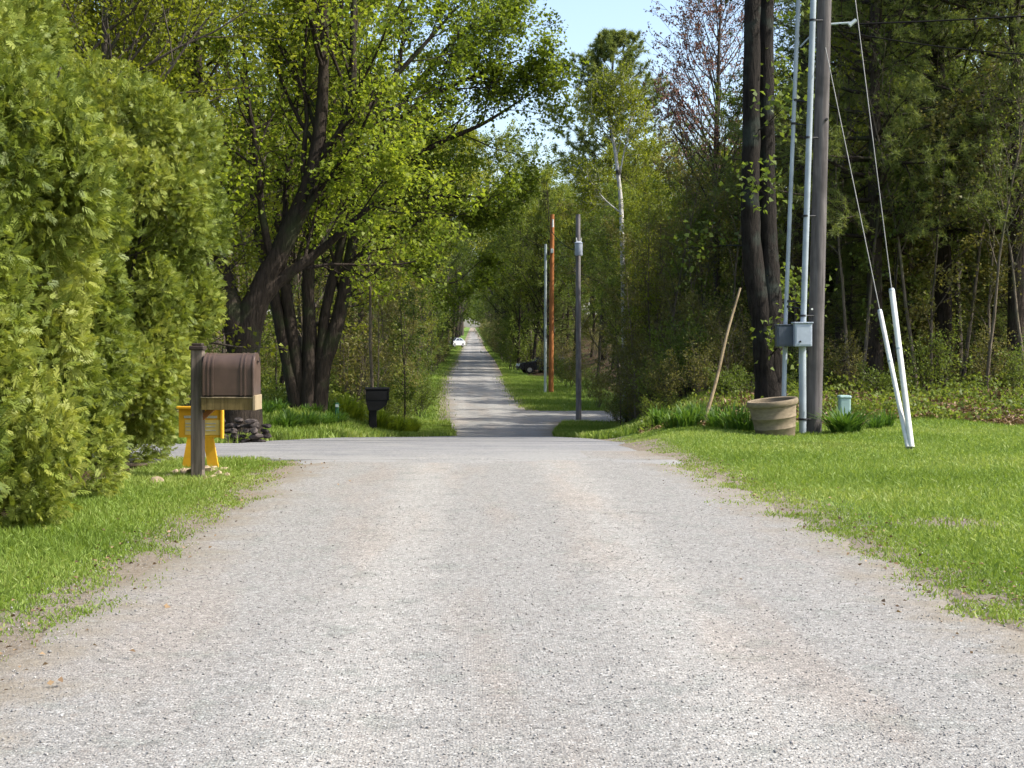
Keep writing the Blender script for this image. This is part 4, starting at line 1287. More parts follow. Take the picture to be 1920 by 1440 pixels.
# ------------------------------------------------------------------ made things
def build_materials():
    M['brownmetal'] = plain_mat('brown_painted_metal', (0.075, 0.048, 0.036), .42, .5, .0, .25, 5, .08)
    M['browndark'] = plain_mat('dark_brown_metal', (0.04, 0.028, 0.022), .5, .4)
    M['postwood'] = wood_mat('weathered_post', (0.085, 0.068, 0.055), (0.22, 0.18, 0.145))
    M['boardwood'] = wood_mat('raw_board', (0.085, 0.062, 0.022), (0.18, 0.135, 0.055))
    M['rawedge'] = wood_mat('pale_trim', (0.20, 0.155, 0.09), (0.34, 0.275, 0.175))
    M['yellowpaint'] = plain_mat('yellow_paint', (0.62, 0.33, 0.018), .55, .4, 0, .14, 7, .15)
    M['paleyellow'] = plain_mat('faded_yellow', (0.56, 0.42, 0.13), .55, .4, 0, .1, 9, .1)
    M['greyprint'] = plain_mat('grey_print', (0.36, 0.37, 0.32), .6, .3, 0, .15, 14, .05)
    M['redpaint'] = plain_mat('red_paint', (0.26, 0.10, 0.03), .6, .3)
    M['blackplastic'] = plain_mat('black_plastic', (0.004, 0.004, 0.004), .65, .2, 0, .3, 9, .1)
    M['polewood'] = wood_mat('pole_wood', (0.060, 0.053, 0.053), (0.150, 0.135, 0.130), .8)
    M['greypole'] = wood_mat('grey_pole_wood', (0.12, 0.11, 0.112), (0.25, 0.235, 0.232), .8)
    M['orangepole'] = wood_mat('orange_pole_wood', (0.24, 0.085, 0.028), (0.44, 0.18, 0.06), .8)
    M['pvc'] = plain_mat('grey_conduit', (0.29, 0.33, 0.36), .5, .4, 0, .25, 1.6, .05)
    M['greybox'] = plain_mat('grey_steel_box', (0.36, 0.40, 0.46), .4, .5, 0, .1, 8, .05)
    M['darkbox'] = plain_mat('dark_grey_box', (0.055, 0.065, 0.085), .5, .4, 0, .15, 8, .05)
    M['strap'] = plain_mat('black_strap', (0.02, 0.02, 0.022), .6, .3)
    M['white'] = plain_mat('white_plastic', (0.62, 0.62, 0.57), .45, .4, 0, .28, 2.2, .05)
    M['wire'] = plain_mat('steel_wire', (0.16, 0.16, 0.15), .5, .4, .3)
    M['cable'] = plain_mat('black_cable', (0.006, 0.006, 0.006), .95, .05)
    M['clay'] = plain_mat('tan_clay', (0.19, 0.15, 0.10), .8, .2, 0, .25, 9, .3, (1, 1, 2.5))
    M['soil'] = plain_mat('potting_soil', (0.03, 0.02, 0.014), .95, .1, 0, .4, 18, .8)
    M['stick'] = wood_mat('bare_stick', (0.16, 0.12, 0.07), (0.36, 0.28, 0.17), 1.4)
    M['pedestal'] = plain_mat('pale_green_plastic', (0.25, 0.36, 0.34), .5, .4, 0, .1, 9, .05)
    M['greenpost'] = plain_mat('dark_green_paint', (0.012, 0.07, 0.035), .5, .4)
    M['fieldstone'] = plain_mat('field_stone', (0.070, 0.058, 0.052), .9, .15, 0, .6, 9, .9)
    M['tanstone'] = plain_mat('tan_stone', (0.36, 0.28, 0.19), .9, .15, 0, .35, 9, .5)
    M['steelgrey'] = plain_mat('galvanised', (0.36, 0.41, 0.41), .45, .5, .2, .12, 5, .05)
    M['blackpaint'] = plain_mat('black_car_paint', (0.010, 0.011, 0.016), .18, .6, 0, .1, 3, .0)
    M['whitepaint'] = plain_mat('white_car_paint', (0.42, 0.43, 0.44), .2, .6, 0, .03, 3, .0)
    M['glass'] = plain_mat('car_glass', (0.012, 0.015, 0.018), .06, .7, 0, .1, 3, .0)
    M['tyre'] = plain_mat('tyre_rubber', (0.012, 0.012, 0.012), .8, .2)
    M['chrome'] = plain_mat('bright_metal', (0.55, 0.56, 0.58), .25, .6, .7, .05, 3, .0)
    M['lamp'] = plain_mat('lamp_glass', (0.62, 0.66, 0.70), .12, .7, 0, .05, 3, .0)
    M['redlamp'] = plain_mat('red_lamp', (0.35, 0.02, 0.02), .2, .6, 0, .05, 3, .0)


def arch(w, h, n=14, side=None):
    """arched mailbox outline, y across and z up"""
    r = w / 2
    s = h - r if side is None else side
    pts = [(-r, 0), (r, 0), (r, s)]
    for k in range(1, n):
        a = PI * k / n
        pts.append((r * math.cos(a), s + (h - s) * math.sin(a)))
    pts.append((-r, s))
    return pts


def build_mailboxes():
    # brown mailbox
    d = 16.3
    p = at(371, 893, d)
    t = empty('mailbox', (p[0], p[1], gzs(p[0], p[1])), R(-3))
    tag(t, 'large brown mailbox on a weathered wooden post', 'mailbox')
    H = 1.49
    BM().box((0.0, 0, H / 2 - .06), (.135, .135, H + .12), bev=.008).build('post', M['postwood'], t)
    b = BM(); b.box((0.0, 0, H + .015), (.17, .17, .05), bev=.012); b.box((0.0, 0, H + .055), (.12, .12, .03), bev=.01)
    b.build('post_cap', M['browndark'], t)
    x0, x1, z0 = .095, .665, .97
    body = BM().prism(arch(.36, .475, 18), x0, x1)
    body.build('body', M['brownmetal'], t, 40).location = (0, 0, z0)
    for k, (xa, xb) in enumerate(((x0 + .005, x0 + .025), (x0 + .055, x0 + .072), (x0 + .105, x0 + .125), (x1 - .135, x1 - .12), (x1 - .09, x1 - .075))):
        BM().prism([(y * 1.045, z * 1.022 - .004) for y, z in arch(.36, .475, 18)], xa, xb).build('rib', M['brownmetal'], t, 40).location = (0, 0, z0)
    dr = BM().prism([(y * 1.06, z * 1.03 - .006) for y, z in arch(.36, .475, 18)], x1 - .004, x1 + .022, bev=.006).build('door', M['brownmetal'], t, 40)
    dr.location = (0, 0, z0)
    h = BM(); h.box((x1 + .037, 0, .38), (.03, .07, .02), bev=.004); h.box((x1 + .05, 0, .40), (.008, .05, .05), bev=.003)
    h.build('handle', M['browndark'], dr)
    BM().box(((x0 + x1) / 2 + .0, 0, z0 - .018), (x1 - x0 - .02, .30, .034), bev=.004).build('base_board', M['browndark'], t)
    BM().box(((x0 + x1) / 2, -.155, z0 - .10), (x1 - x0 + .03, .030, .135), bev=.004).build('side_board', M['boardwood'], t)
    BM().box(((x0 + x1) / 2, .155, z0 - .10), (x1 - x0 + .03, .030, .135), bev=.004).build('side_board', M['boardwood'], t)
    BM().box(((x0 + x1) / 2, -.155, z0 - .026), (x1 - x0 + .04, .05, .014), bev=.003).build('trim', M['rawedge'], t)
    BM().box((x1 + .022, 0, z0 - .085), (.03, .38, .17), bev=.004).build('end_board', M['rawedge'], t)
    b = BM(); b.box((.15, 0, .745), (.30, .06, .06), Matrix.Rotation(R(-42), 3, 'Y'), .004)
    b.build('brace', M['redpaint'], t).location = (-.02, .0, .03)

    # black mailbox
    d = 36.0
    p = at(699, 808, d)
    t = empty('mailbox', (p[0], p[1], gzs(p[0], p[1])), R(4))
    tag(t, 'black plastic mailbox on a matching post across the paved road', 'mailbox')
    BM().box((0, 0, .32), (.20, .17, .72), bev=.02).build('post', M['blackplastic'], t)
    # moulded bracket that sweeps out under the box
    prof = [(-.11, .58), (.12, .58), (.22, .62), (.31, .69), (.37, .78), (.38, .86), (-.17, .86), (-.16, .72)]
    bb = BM()
    bb.prism([(y, z) for y, z in prof], -.14, .14)
    o = bb.build('bracket', M['blackplastic'], t)
    o.rotation_euler = (0, 0, R(-90))
    x0, x1 = -.18, .38
    BM().prism(arch(.30, .30, 14, .20), x0, x1, bev=.012).build('body', M['blackplastic'], t, 40).location = (0, 0, .845)
    dr = BM().prism([(y * 1.08, z * 1.06 - .008) for y, z in arch(.30, .30, 14, .20)], x1, x1 + .03, bev=.008).build('door', M['blackplastic'], t, 40)
    dr.location = (0, 0, .845)
    BM().box((x1 + .045, 0, .22), (.03, .08, .025), bev=.005).build('handle', M['blackplastic'], dr)
    BM().prism([(y * 1.12, z) for y, z in [(-.14, .25), (.14, .25), (.145, .28), (.09, .315), (-.09, .315), (-.145, .28)]], x0 - .015, x1 + .035, bev=.008).build('roof', M['blackplastic'], t).location = (0, 0, .845)


def build_sign():
    d = 17.6
    p = at(376, 884, d)
    t = empty('yellow_sign', (p[0], p[1], gzs(p[0], p[1])), R(-4))
    tag(t, 'low yellow wooden sign on splayed legs behind the mailbox post', 'sign')
    W, z0, z1 = .54, .40, .76
    BM().box((0, 0, (z0 + z1) / 2), (W, .04, z1 - z0), bev=.004).build('board', M['yellowpaint'], t)
    BM().box((0, -.024, z1 + .012), (W + .03, .10, .028), bev=.004).build('top_rail', M['yellowpaint'], t)
    BM().box((W / 2 + .006, -.012, (z0 + z1) / 2 - .01), (.03, .075, z1 - z0), bev=.004).build('side_rail', M['yellowpaint'], t)
    BM().box((0.03, -.0225, .525), (.44, .006, .185), bev=.002).build('panel', M['paleyellow'], t)
    b = BM()
    for (xa, xb, z, h) in ((-.20, -.06, .655, .030), (.07, .215, .655, .030), (-.18, -.05, .575, .012), (.07, .20, .575, .012), (-.18, -.05, .535, .012), (.07, .19, .535, .012), (-.17, -.05, .49, .012), (.07, .2, .49, .012)):
        b.box(((xa + xb) / 2, -.0275, z), (xb - xa, .006, h))
    b.build('faded_lettering', M['greyprint'], t)
    for s in (-1, 1):
        prof = [(s * .03, .41), (s * .16, .41), (s * .235, .0), (s * .235, -.06), (s * .10, -.06), (s * .085, .10)]
        if s < 0: prof = prof[::-1]
        b = BM(); b.prism(prof, -.018, .018)
        o = b.build('leg', M['yellowpaint'], t)
        o.rotation_euler = (0, 0, R(90)); o.scale = (1, -1, 1)
    b = BM(); b.box((0.0, .05, .46), (.06, .05, .9), bev=.004)
    b.build('back_stake', M['redpaint'], t)


def rock(name, rng, s, mat):
    bm = bmesh.new()
    bmesh.ops.create_icosphere(bm, subdivisions=2, radius=1)
    k = rng.normal(0, 1, (5, 3))
    for v in bm.verts:
        c = np.array(v.co)
        f_ = 1 + sum(.10 * math.sin(2.3 * (c @ q) + i) for i, q in enumerate(k))
        v.co = Vector(c * f_ * np.array(s))
        # a few chipped flats
        for q in k[:3]:
            q = q / np.linalg.norm(q)
            dd = np.array(v.co) / np.array(s)
            e = dd @ q - .72
            if e > 0: v.co = Vector((dd - q * e * .8) * np.array(s))
    me = bpy.data.meshes.new(name)
    bm.to_mesh(me); bm.free()
    return link(name, me, mat)


def build_stones():
    rng = np.random.default_rng(81)
    protos = [rock('field_stone', rng, (.15, .13, .055), M['fieldstone']), rock('field_stone', rng, (.12, .13, .075), M['fieldstone'])]
    used = [False, False]
    d = 25.5
    k = 0
    for row, n, z in ((0, 8, .04), (1, 7, .13), (2, 6, .22), (3, 5, .31), (4, 3, .40)):
        for i in range(n):
            q = rng.integers(2)
            o = protos[q] if not used[q] else copy_tree(protos[q])
            used[q] = True
            x = at(418, 800, d)[0] + (i + .5 * (row % 2)) * (.62 / n * 1.35) + rng.uniform(-.06, .06)
            y = d + rng.uniform(-.2, .2)
            o.location = (x, y, gzs(x, y) + z)
            s = rng.uniform(.55, .95)
            o.scale = (s * rng.uniform(.8, 1.1), s, s * rng.uniform(.8, 1.1))
            o.rotation_euler = (rng.uniform(-.2, .2), rng.uniform(-.2, .2), rng.uniform(0, 6.28))
            tag(o, 'grey field stone in the heap between mailbox and maple trunk', 'stone', 'field stones heaped by the maple trunk')
    pr = rock('tan_stone', rng, (.085, .07, .045), M['tanstone'])
    first = True
    for i in range(24):
        o = pr if first else copy_tree(pr)
        first = False
        a = rng.normal(0, 1, 2)
        x = -3.17 + a[0] * .20 - .02; y = 16.75 + a[1] * .32
        if abs(x + 3.15) < .1 and abs(y - 16.3) < .12: y += .3
        o.location = (x, y, gzs(x, y) + .02 + .05 * math.exp(-a @ a))
        s = rng.uniform(.5, 1.15)
        o.scale = (s, s * rng.uniform(.7, 1.1), s * rng.uniform(.6, 1.2))
        o.rotation_euler = (rng.uniform(-.4, .4), rng.uniform(-.4, .4), rng.uniform(0, 6.28))
        tag(o, 'pale tan stone at the foot of the brown mailbox post', 'stone', 'tan stones around the mailbox post')
    # green marker post
    p = at(632, 800, 35)
    t = empty('marker_post', (p[0], p[1], gzs(p[0], p[1])))
    tag(t, 'short dark green marker post near the maple clump', 'post')
    b = BM(); b.box((0, 0, .26), (.09, .05, .60), bev=.012); b.build('post', M['greenpost'], t)
    BM().box((0, -.03, .49), (.075, .012, .07), bev=.003).build('reflector', M['steelgrey'], t)


def build_pole():
    d = 25.0
    b0 = at(1525, 805, d); z0 = gzs(b0[0], b0[1])
    base = np.array([b0[0], d, z0])
    top = at(1546, 0, d)
    u = (top - base) / (top[2] - base[2])
    P = lambda z: base + u * (z - base[2])
    t = empty('utility_pole', tuple(base))
    tag(t, 'big grey wooden utility pole with two conduits and meter boxes', 'utility pole')
    zt = 11.8
    b = BM(); b.tube(P(z0 - .3) - base, P(zt) - base, .142, .108, 20); b.build('shaft', M['polewood'], t, 50)

    def conduit(px0, row0, px1, row1, dd, r, z_ext):
        a = at(px0, row0, dd); c = at(px1, row1, dd)
        e = a + (c - a) * ((z_ext - a[2]) / (c[2] - a[2])) if z_ext else c
        q = BM(); q.tube(a - base, e - base, r, r, 16)
        return q.build('conduit', M['pvc'], t, 50), a, c
    dd = 24.83
    conduit(1506, 606, 1525, 0, dd, .052, 9.4)
    conduit(1505, 812, 1504.5, 650, dd, .064, None)
    conduit(1472.5, 612, 1497, 0, dd + .1, .036, 9.0)
    conduit(1469, 775, 1472, 650, dd + .1, .042, None)
    # standoff straps
    for (px, row, dx, rr) in ((1524, 38, 30, .060), (1514, 258, 30, .060), (1510, 405, 30, .06), (1505, 592, 36, .062), (1505, 786, 30, .075)):
        c = at(px, row, dd) - base
        q = BM(); q.tube(c - np.array([0, 0, .018]), c + np.array([0, 0, .018]), rr, rr, 16)
        e = at(px + dx * .75, row, dd + .08) - base
        q.tube(c, e, .014, .014, 8)
        q.build('strap', M['strap'], t)
    for (px, row) in ((1491, 188), (1488, 232), (1478, 565), (1477, 575)):
        c = at(px, row, dd + .1) - base
        q = BM(); q.tube(c - np.array([0, 0, .02]), c + np.array([0, 0, .02]), .045, .045, 14)
        e = at(px + 26, row + 3, dd) - base
        q.tube(c, e, .011, .011, 8)
        q.build('strap', M['strap'], t)
    e1 = at(1500, 88, dd + .1) - base; e2 = at(1521, 66, dd) - base
    BM().tube(e1, e2, .016, .016, 8).build('link_rod', M['pvc'], t)
    # boxes
    k = at(1504, 628, dd - .14) - base
    bx = BM(); bx.box(tuple(k), (.30, .22, .40), bev=.012)
    bx = bx.build('meter_box', M['greybox'], t)
    q = BM(); q.box((k[0], k[1] - .005, k[2] + .212), (.33, .26, .022), bev=.004); q.build('lid', M['greybox'], bx)
    q = BM(); q.box((k[0], k[1] - .114, k[2] - .005), (.255, .012, .33), bev=.004); q.build('front_panel', M['greybox'], bx)
    q = BM(); q.tube((k[0] - .06, k[1] - .118, k[2] - .115), (k[0] - .06, k[1] - .132, k[2] - .115), .018, .018, 12); q.build('latch', M['strap'], bx)
    k = at(1472, 630, dd - .02) - base
    bx = BM(); bx.box(tuple(k), (.32, .18, .37), bev=.012)
    bx = bx.build('junction_box', M['darkbox'], t)
    q = BM(); q.box((k[0], k[1] - .094, k[2]), (.27, .012, .31), bev=.004); q.build('front_panel', M['darkbox'], bx)
    q = BM(); q.box((k[0], k[1] - .004, k[2] + .195), (.34, .21, .018), bev=.004); q.build('lid', M['darkbox'], bx)
    # tag, ground wire, bolt
    c = at(1519, 580, d) - base
    q = BM(); q.tube((c[0], -.150, c[2]), (c[0], -.118, c[2]), .018, .016, 10); q.build('white_knob', M['white'], t)
    q = BM(); q.tube(P(z0) - base + np.array([.105, -.075, 0]), P(10.5) - base + np.array([.085, -.06, 0]), .008, .008, 6); q.build('ground_wire', M['wire'], t)
    c = at(1543, 226, d) - base
    q = BM(); q.tube((c[0] + .03, -.16, c[2]), (c[0] + .03, -.06, c[2]), .022, .022, 8); q.build('bolt', M['strap'], t)
    for (row, z) in ((46, 0),):
        c = at(1548, row, d) - base
        q = BM(); q.tube((c[0], 0, c[2]), (c[0] + .46, -.05, c[2] + .02), .022, .022, 10); q.tube((c[0] + .40, -.05, c[2] - .03), (c[0] + .52, -.05, c[2] + .07), .04, .03, 12)
        q.build('bracket', M['steelgrey'], t)
    q = BM(); q.box((P(zt - .5)[0] - base[0], .13, zt - .5 - z0), (2.4, .1, .12), bev=.01); q.build('crossarm', M['polewood'], t)

    # guy wires with white guards
    for (ax, arow, gx, grow, lab, fr, rad_) in ((1704, 846, 1650, 585, 'guy wire with the shorter leaning white guard', None, .036), (1710, 848, 1672, 545, 'guy wire with the longer, steeper white guard', None, .043)):
        a = at(ax, arow, 20.6); a[2] = gzs(a[0], a[1])
        slope = (gx - ax) / (grow - arow)
        # meets the pole where the photo's line meets it
        best = None
        for zz in np.arange(5, 11.7, .02):
            w = P(zz); px = CX + w[0] * F / w[1]; row = HY - (w[2] - CH) * F / w[1]
            e = abs(px - (ax + slope * (row - arow)))
            if best is None or e < best[0]: best = (e, w)
        w = best[1]
        dirv = (w - a) / np.linalg.norm(w - a)
        # guard top at the photo's row
        s = 0
        while True:
            q_ = a + dirv * s
            if HY - (q_[2] - CH) * F / q_[1] <= grow or s > 6: break
            s += .01
        tt = empty('guy_wire', tuple(a))
        tag(tt, lab, 'guy wire', 'guy wires of the big utility pole')
        q = BM(); q.tube(dirv * -.1, w - a, .0075, .0075, 6); q.build('wire', M['wire'], tt)
        q = BM(); q.tube(dirv * .06, dirv * s, rad_, rad_, 14); q.build('guard', M['white'], tt, 50)
        q = BM(); q.tube(dirv * (s - .02), dirv * (s + .025), rad_ * 1.12, rad_ * .9, 14); q.tube(dirv * (s * .62), dirv * (s * .62 + .03), rad_ * 1.1, rad_ * 1.1, 14); q.build('collar', M['steelgrey'], tt)
        q = BM(); q.tube(np.array([0, 0, -.2]), dirv * .16, .014, .012, 8); q.build('anchor_rod', M['wire'], tt)
    # overhead cables leaving to the side
    for k, (row0, px1, row1, sag, r_, lab) in enumerate(((46, 1960, 18, .10, .016, 'upper black cable running from the big pole over the pines'), (58, 1990, 62, .45, .012, 'lower thin cable sagging from the big pole over the pines'))):
        a = at(1572, row0, d - .05)
        e = at(px1, row1, 27.0)
        e2 = a + (e - a) * 2.4
        pts = []
        for i in range(25):
            s = i / 24
            q_ = a + (e2 - a) * s
            q_[2] -= sag * 4 * s * (1 - s)
            pts.append(q_)
        o = link('overhead_cable', tubes_mesh('overhead_cable', [(np.array(pts), np.full(25, r_), 6)]), M['cable'])
        tag(o, lab, 'cable')


def build_yard():
    # tilted planter
    d = 24.4
    p = at(1455, 819, d)
    t = empty('planter', (p[0], p[1], gzs(p[0], p[1]) - .02))
    t.rotation_euler = (R(2.5), R(-6.5), 0)
    tag(t, 'big tan clay planter tilted on the edge of the lawn', 'planter')
    prof = [(.0, .0), (.315, .0), (.325, .02), (.345, .16), (.352, .165), (.352, .178), (.347, .185), (.372, .34), (.379, .345), (.379, .358), (.374, .365), (.392, .52), (.393, .545)]
    BM().lathe(prof, 56).build('bowl', M['clay'], t, 50)
    rim = [(.393, .545), (.425, .555), (.437, .585), (.437, .625), (.425, .648), (.395, .650), (.375, .635), (.37, .52)]
    BM().lathe(rim, 56).build('rim', M['clay'], t, 50)
    BM().lathe([(.0, .565), (.15, .575), (.30, .565), (.372, .555)], 40).build('soil', M['soil'], t, 50)

    # leaning stick
    a = at(1316, 792, 27.0); a[2] = gzs(a[0], a[1]) - .1
    e = at(1388, 540, 27.8)
    pts, rad = resample([a, a * .66 + e * .34 + np.array([.02, 0, 0]), a * .33 + e * .67 + np.array([-.015, 0, 0]), e], [.036, .033, .028, .022], 12)
    o = link('stick', tubes_mesh('stick', [(pts, rad, 8)]), M['stick'])
    tag(o, 'long bare stick leaning up out of the plants beside the planter', 'stick')

    # pedestal
    p = at(1583, 800, 26.3)
    t = empty('utility_pedestal', (p[0], p[1], gzs(p[0], p[1])))
    tag(t, 'pale green utility pedestal rising behind the strap leaved clump', 'pedestal')
    BM().box((0, 0, .25), (.21, .18, .62), bev=.03).build('shell', M['pedestal'], t)
    BM().box((0, 0, .575), (.235, .205, .07), bev=.03).build('cap', M['pedestal'], t)

    # strap leaved clumps
    rng = np.random.default_rng(91)
    big = make_straps('strap_leaf_plant', rng, 230, (.30, .58), .020, .8, M['daylily'])
    p = at(1584, 823, 24.6)
    put(big, p[0], p[1], 1.0); big.scale = (1.75, 1.3, 1.05)
    tag(big, 'dense dark green clump of strap leaves between pole and guy wires', 'plant')
    small = make_straps('strap_leaf_plant', rng, 120, (.22, .42), .024, .9, M['daylily'])
    first = True
    for i, (px, dd, s) in enumerate(((1376, 25.6, 1.0), (1398, 25.2, .8), (1345, 26.2, .85), (1290, 26.6, .95), (1262, 26.9, .7), (1310, 27.3, .9), (1240, 28.5, .9), (1640, 25.5, .6), (1660, 26.4, .7))):
        o = small if first else copy_tree(small)
        first = False
        p = at(px, 800, dd)
        put(o, p[0], p[1], s * 1.45, rng.uniform(0, 6))
        if i < 7:
            tag(o, 'low dark strap leaved plant along the lawn edge before the planter', 'plant', 'low plants along the lawn edge')
        else:
            if 'group' in o: del o['group']
            tag(o, ('small strap leaved plant beside the big clump near the guy wires', 'small strap leaved plant nearest the guy wires at the bank')[i - 7], 'plant')
    # bright herbs by the black mailbox
    hb = make_straps('bright_plant', rng, 130, (.45, .85), .040, .7, M['brightherb'])
    first = True
    for i in range(20):
        o = hb if first else copy_tree(hb)
        first = False
        px = rng.uniform(725, 838) if i < 13 else rng.uniform(640, 700)
        dd = rng.uniform(37.5, 43)
        x = (px - CX) / F * dd
        x = min(x, float(xl(dd)) - .5)
        put(o, x, dd, rng.uniform(.6, 1.05), rng.uniform(0, 6))
        tag(o, 'bright yellow green leafy plant on the bank behind the black mailbox', 'plant', 'bright plants by the black mailbox')
    fl = make_straps('green_plant', rng, 130, (.30, .6), .035, .8, M['daylily'])
    first = True
    for i in range(34):
        o = fl if first else copy_tree(fl)
        first = False
        px = rng.uniform(470, 690)
        dd = rng.uniform(31, 36.5)
        x = (px - CX) / F * dd
        x = min(x, float(xl(dd)) - 1.0)
        put(o, x, dd, rng.uniform(.55, 1.0), rng.uniform(0, 6))
        tag(o, 'green leafy plant in the bed before the maple clump', 'plant', 'plants in the bed before the maple clump')
    # undergrowth on the bank of the wood
    n = 36000
    r2 = np.random.default_rng(93)
    px = r2.uniform(1195, 2280, n); y = 27.6 + 12 * r2.random(n) ** 1.3
    x = (px - CX) / F * y
    hh = (np.abs(.25 + .25 * np.sin(x * 2.1) * np.sin(y * 1.7 + 1)) + .08) * np.where(px < 1430, .55, 1.0)
    z = gz(x, y) + hh * r2.random(n)
    keep = r2.random(n) < (.35 + .65 * (np.sin(x * 1.3 + y) > -.2)) * np.where(px < 1430, .25, .75)
    P = np.stack([x, y, z], -1)[keep]
    D = norm(r2.normal(0, 1, P.shape))
    o = link('undergrowth', leaves_mesh('undergrowth', P, D, .085, r2, .7, .5, clump_tint(1.5)), M['green'])
    tag(o, 'leafy ground cover on the bank under the wood', 'undergrowth', None, 'stuff')
    # ivy of leaves round the foot of the maple and bank
    n = 12000
    px = r2.uniform(400, 850, n); y = 36 + 22 * r2.random(n)
    x = np.minimum((px - CX) / F * y, xl(y) - 1.2 - np.abs(r2.normal(0, 1, n)))
    z = gz(x, y) + np.abs(r2.normal(0, .22, n))
    P = np.stack([x, y, z], -1)
    o = link('undergrowth', leaves_mesh('undergrowth', P, norm(r2.normal(0, 1, P.shape)), .11, r2, .7, .5, clump_tint(1.2)), M['green'])
    tag(o, 'leafy ground cover under the trees behind the black mailbox', 'undergrowth', None, 'stuff')


def build_far_poles():
    # orange pole with a grey riser
    d = 82.0
    p = at(1033, 735, d); z0 = gzs(p[0], p[1])
    t = empty('utility_pole', (p[0], p[1], z0))
    tag(t, 'orange brown utility pole standing by the far lane', 'utility pole')
    H = at(0, 402, d)[2] - z0
    BM().tube((0, 0, -.2), (.08, 0, H), .15, .115, 14).build('shaft', M['orangepole'], t, 50)
    zc = at(0, 432, d)[2] - z0
    b = BM(); b.box((.05, -.2, zc - 1.2), (.16, .2, .25), bev=.02); b.build('bracket', M['steelgrey'], t)
    b = BM(); b.tube((.1, -.2, H - .75), (.1, -.2, H - .3), .06, .05, 10); b.build('insulator', M['white'], t)
    x = (1022 - 1033) / F * d
    b = BM(); b.tube((x, -.1, -.2), (x + .03, -.05, zc - .8), .075, .075, 12); b.build('riser', M['steelgrey'], t, 50)
    for z in (1.5, 4.0, 6.5):
        BM().box((x / 2, -.06, z), (abs(x) + .1, .05, .05)).build('strap', M['strap'], t)
    # grey pole with transformer
    d = 62.0
    p = at(1085, 772, d); z0 = gzs(p[0], p[1])
    t = empty('utility_pole', (p[0], p[1], z0))
    tag(t, 'grey utility pole with a blue grey canister beside the driveway', 'utility pole')
    H = at(0, 402, d)[2] - z0
    BM().tube((0, 0, -.2), (-.03, 0, H), .125, .10, 14).build('shaft', M['greypole'], t, 50)
    z1, z2 = at(0, 480, d)[2] - z0, at(0, 456, d)[2] - z0
    b = BM(); b.lathe([(0, z1), (.16, z1), (.17, z1 + .03), (.17, z2 - .04), (.18, z2 - .03), (.18, z2), (.1, z2 + .05), (0, z2 + .06)], 24)
    tr = b.build('transformer', M['greybox'], t, 40); tr.location = (-.02, -.30, 0)
    b = BM()
    for s in (-1, 1): b.tube((s * .08, 0, z2 + .02), (s * .11, 0, z2 + .22), .03, .02, 8)
    b.build('bushing', M['white'], tr)
    b = BM(); b.box((-.02, -.16, (z1 + z2) / 2), (.1, .1, .3)); b.build('hanger', M['strap'], t)
    # service wires between the poles
    a = at(1033, 432, 82); e = at(1085, 470, 62)
    pts = np.array([a + (e - a) * s - np.array([0, 0, .25 * 4 * s * (1 - s)]) for s in np.linspace(0, 1, 14)])
    o = link('overhead_cable', tubes_mesh('overhead_cable', [(pts, np.full(14, .022), 5)]), M['cable'])
    tag(o, 'cable strung between the orange pole and the grey pole', 'cable')


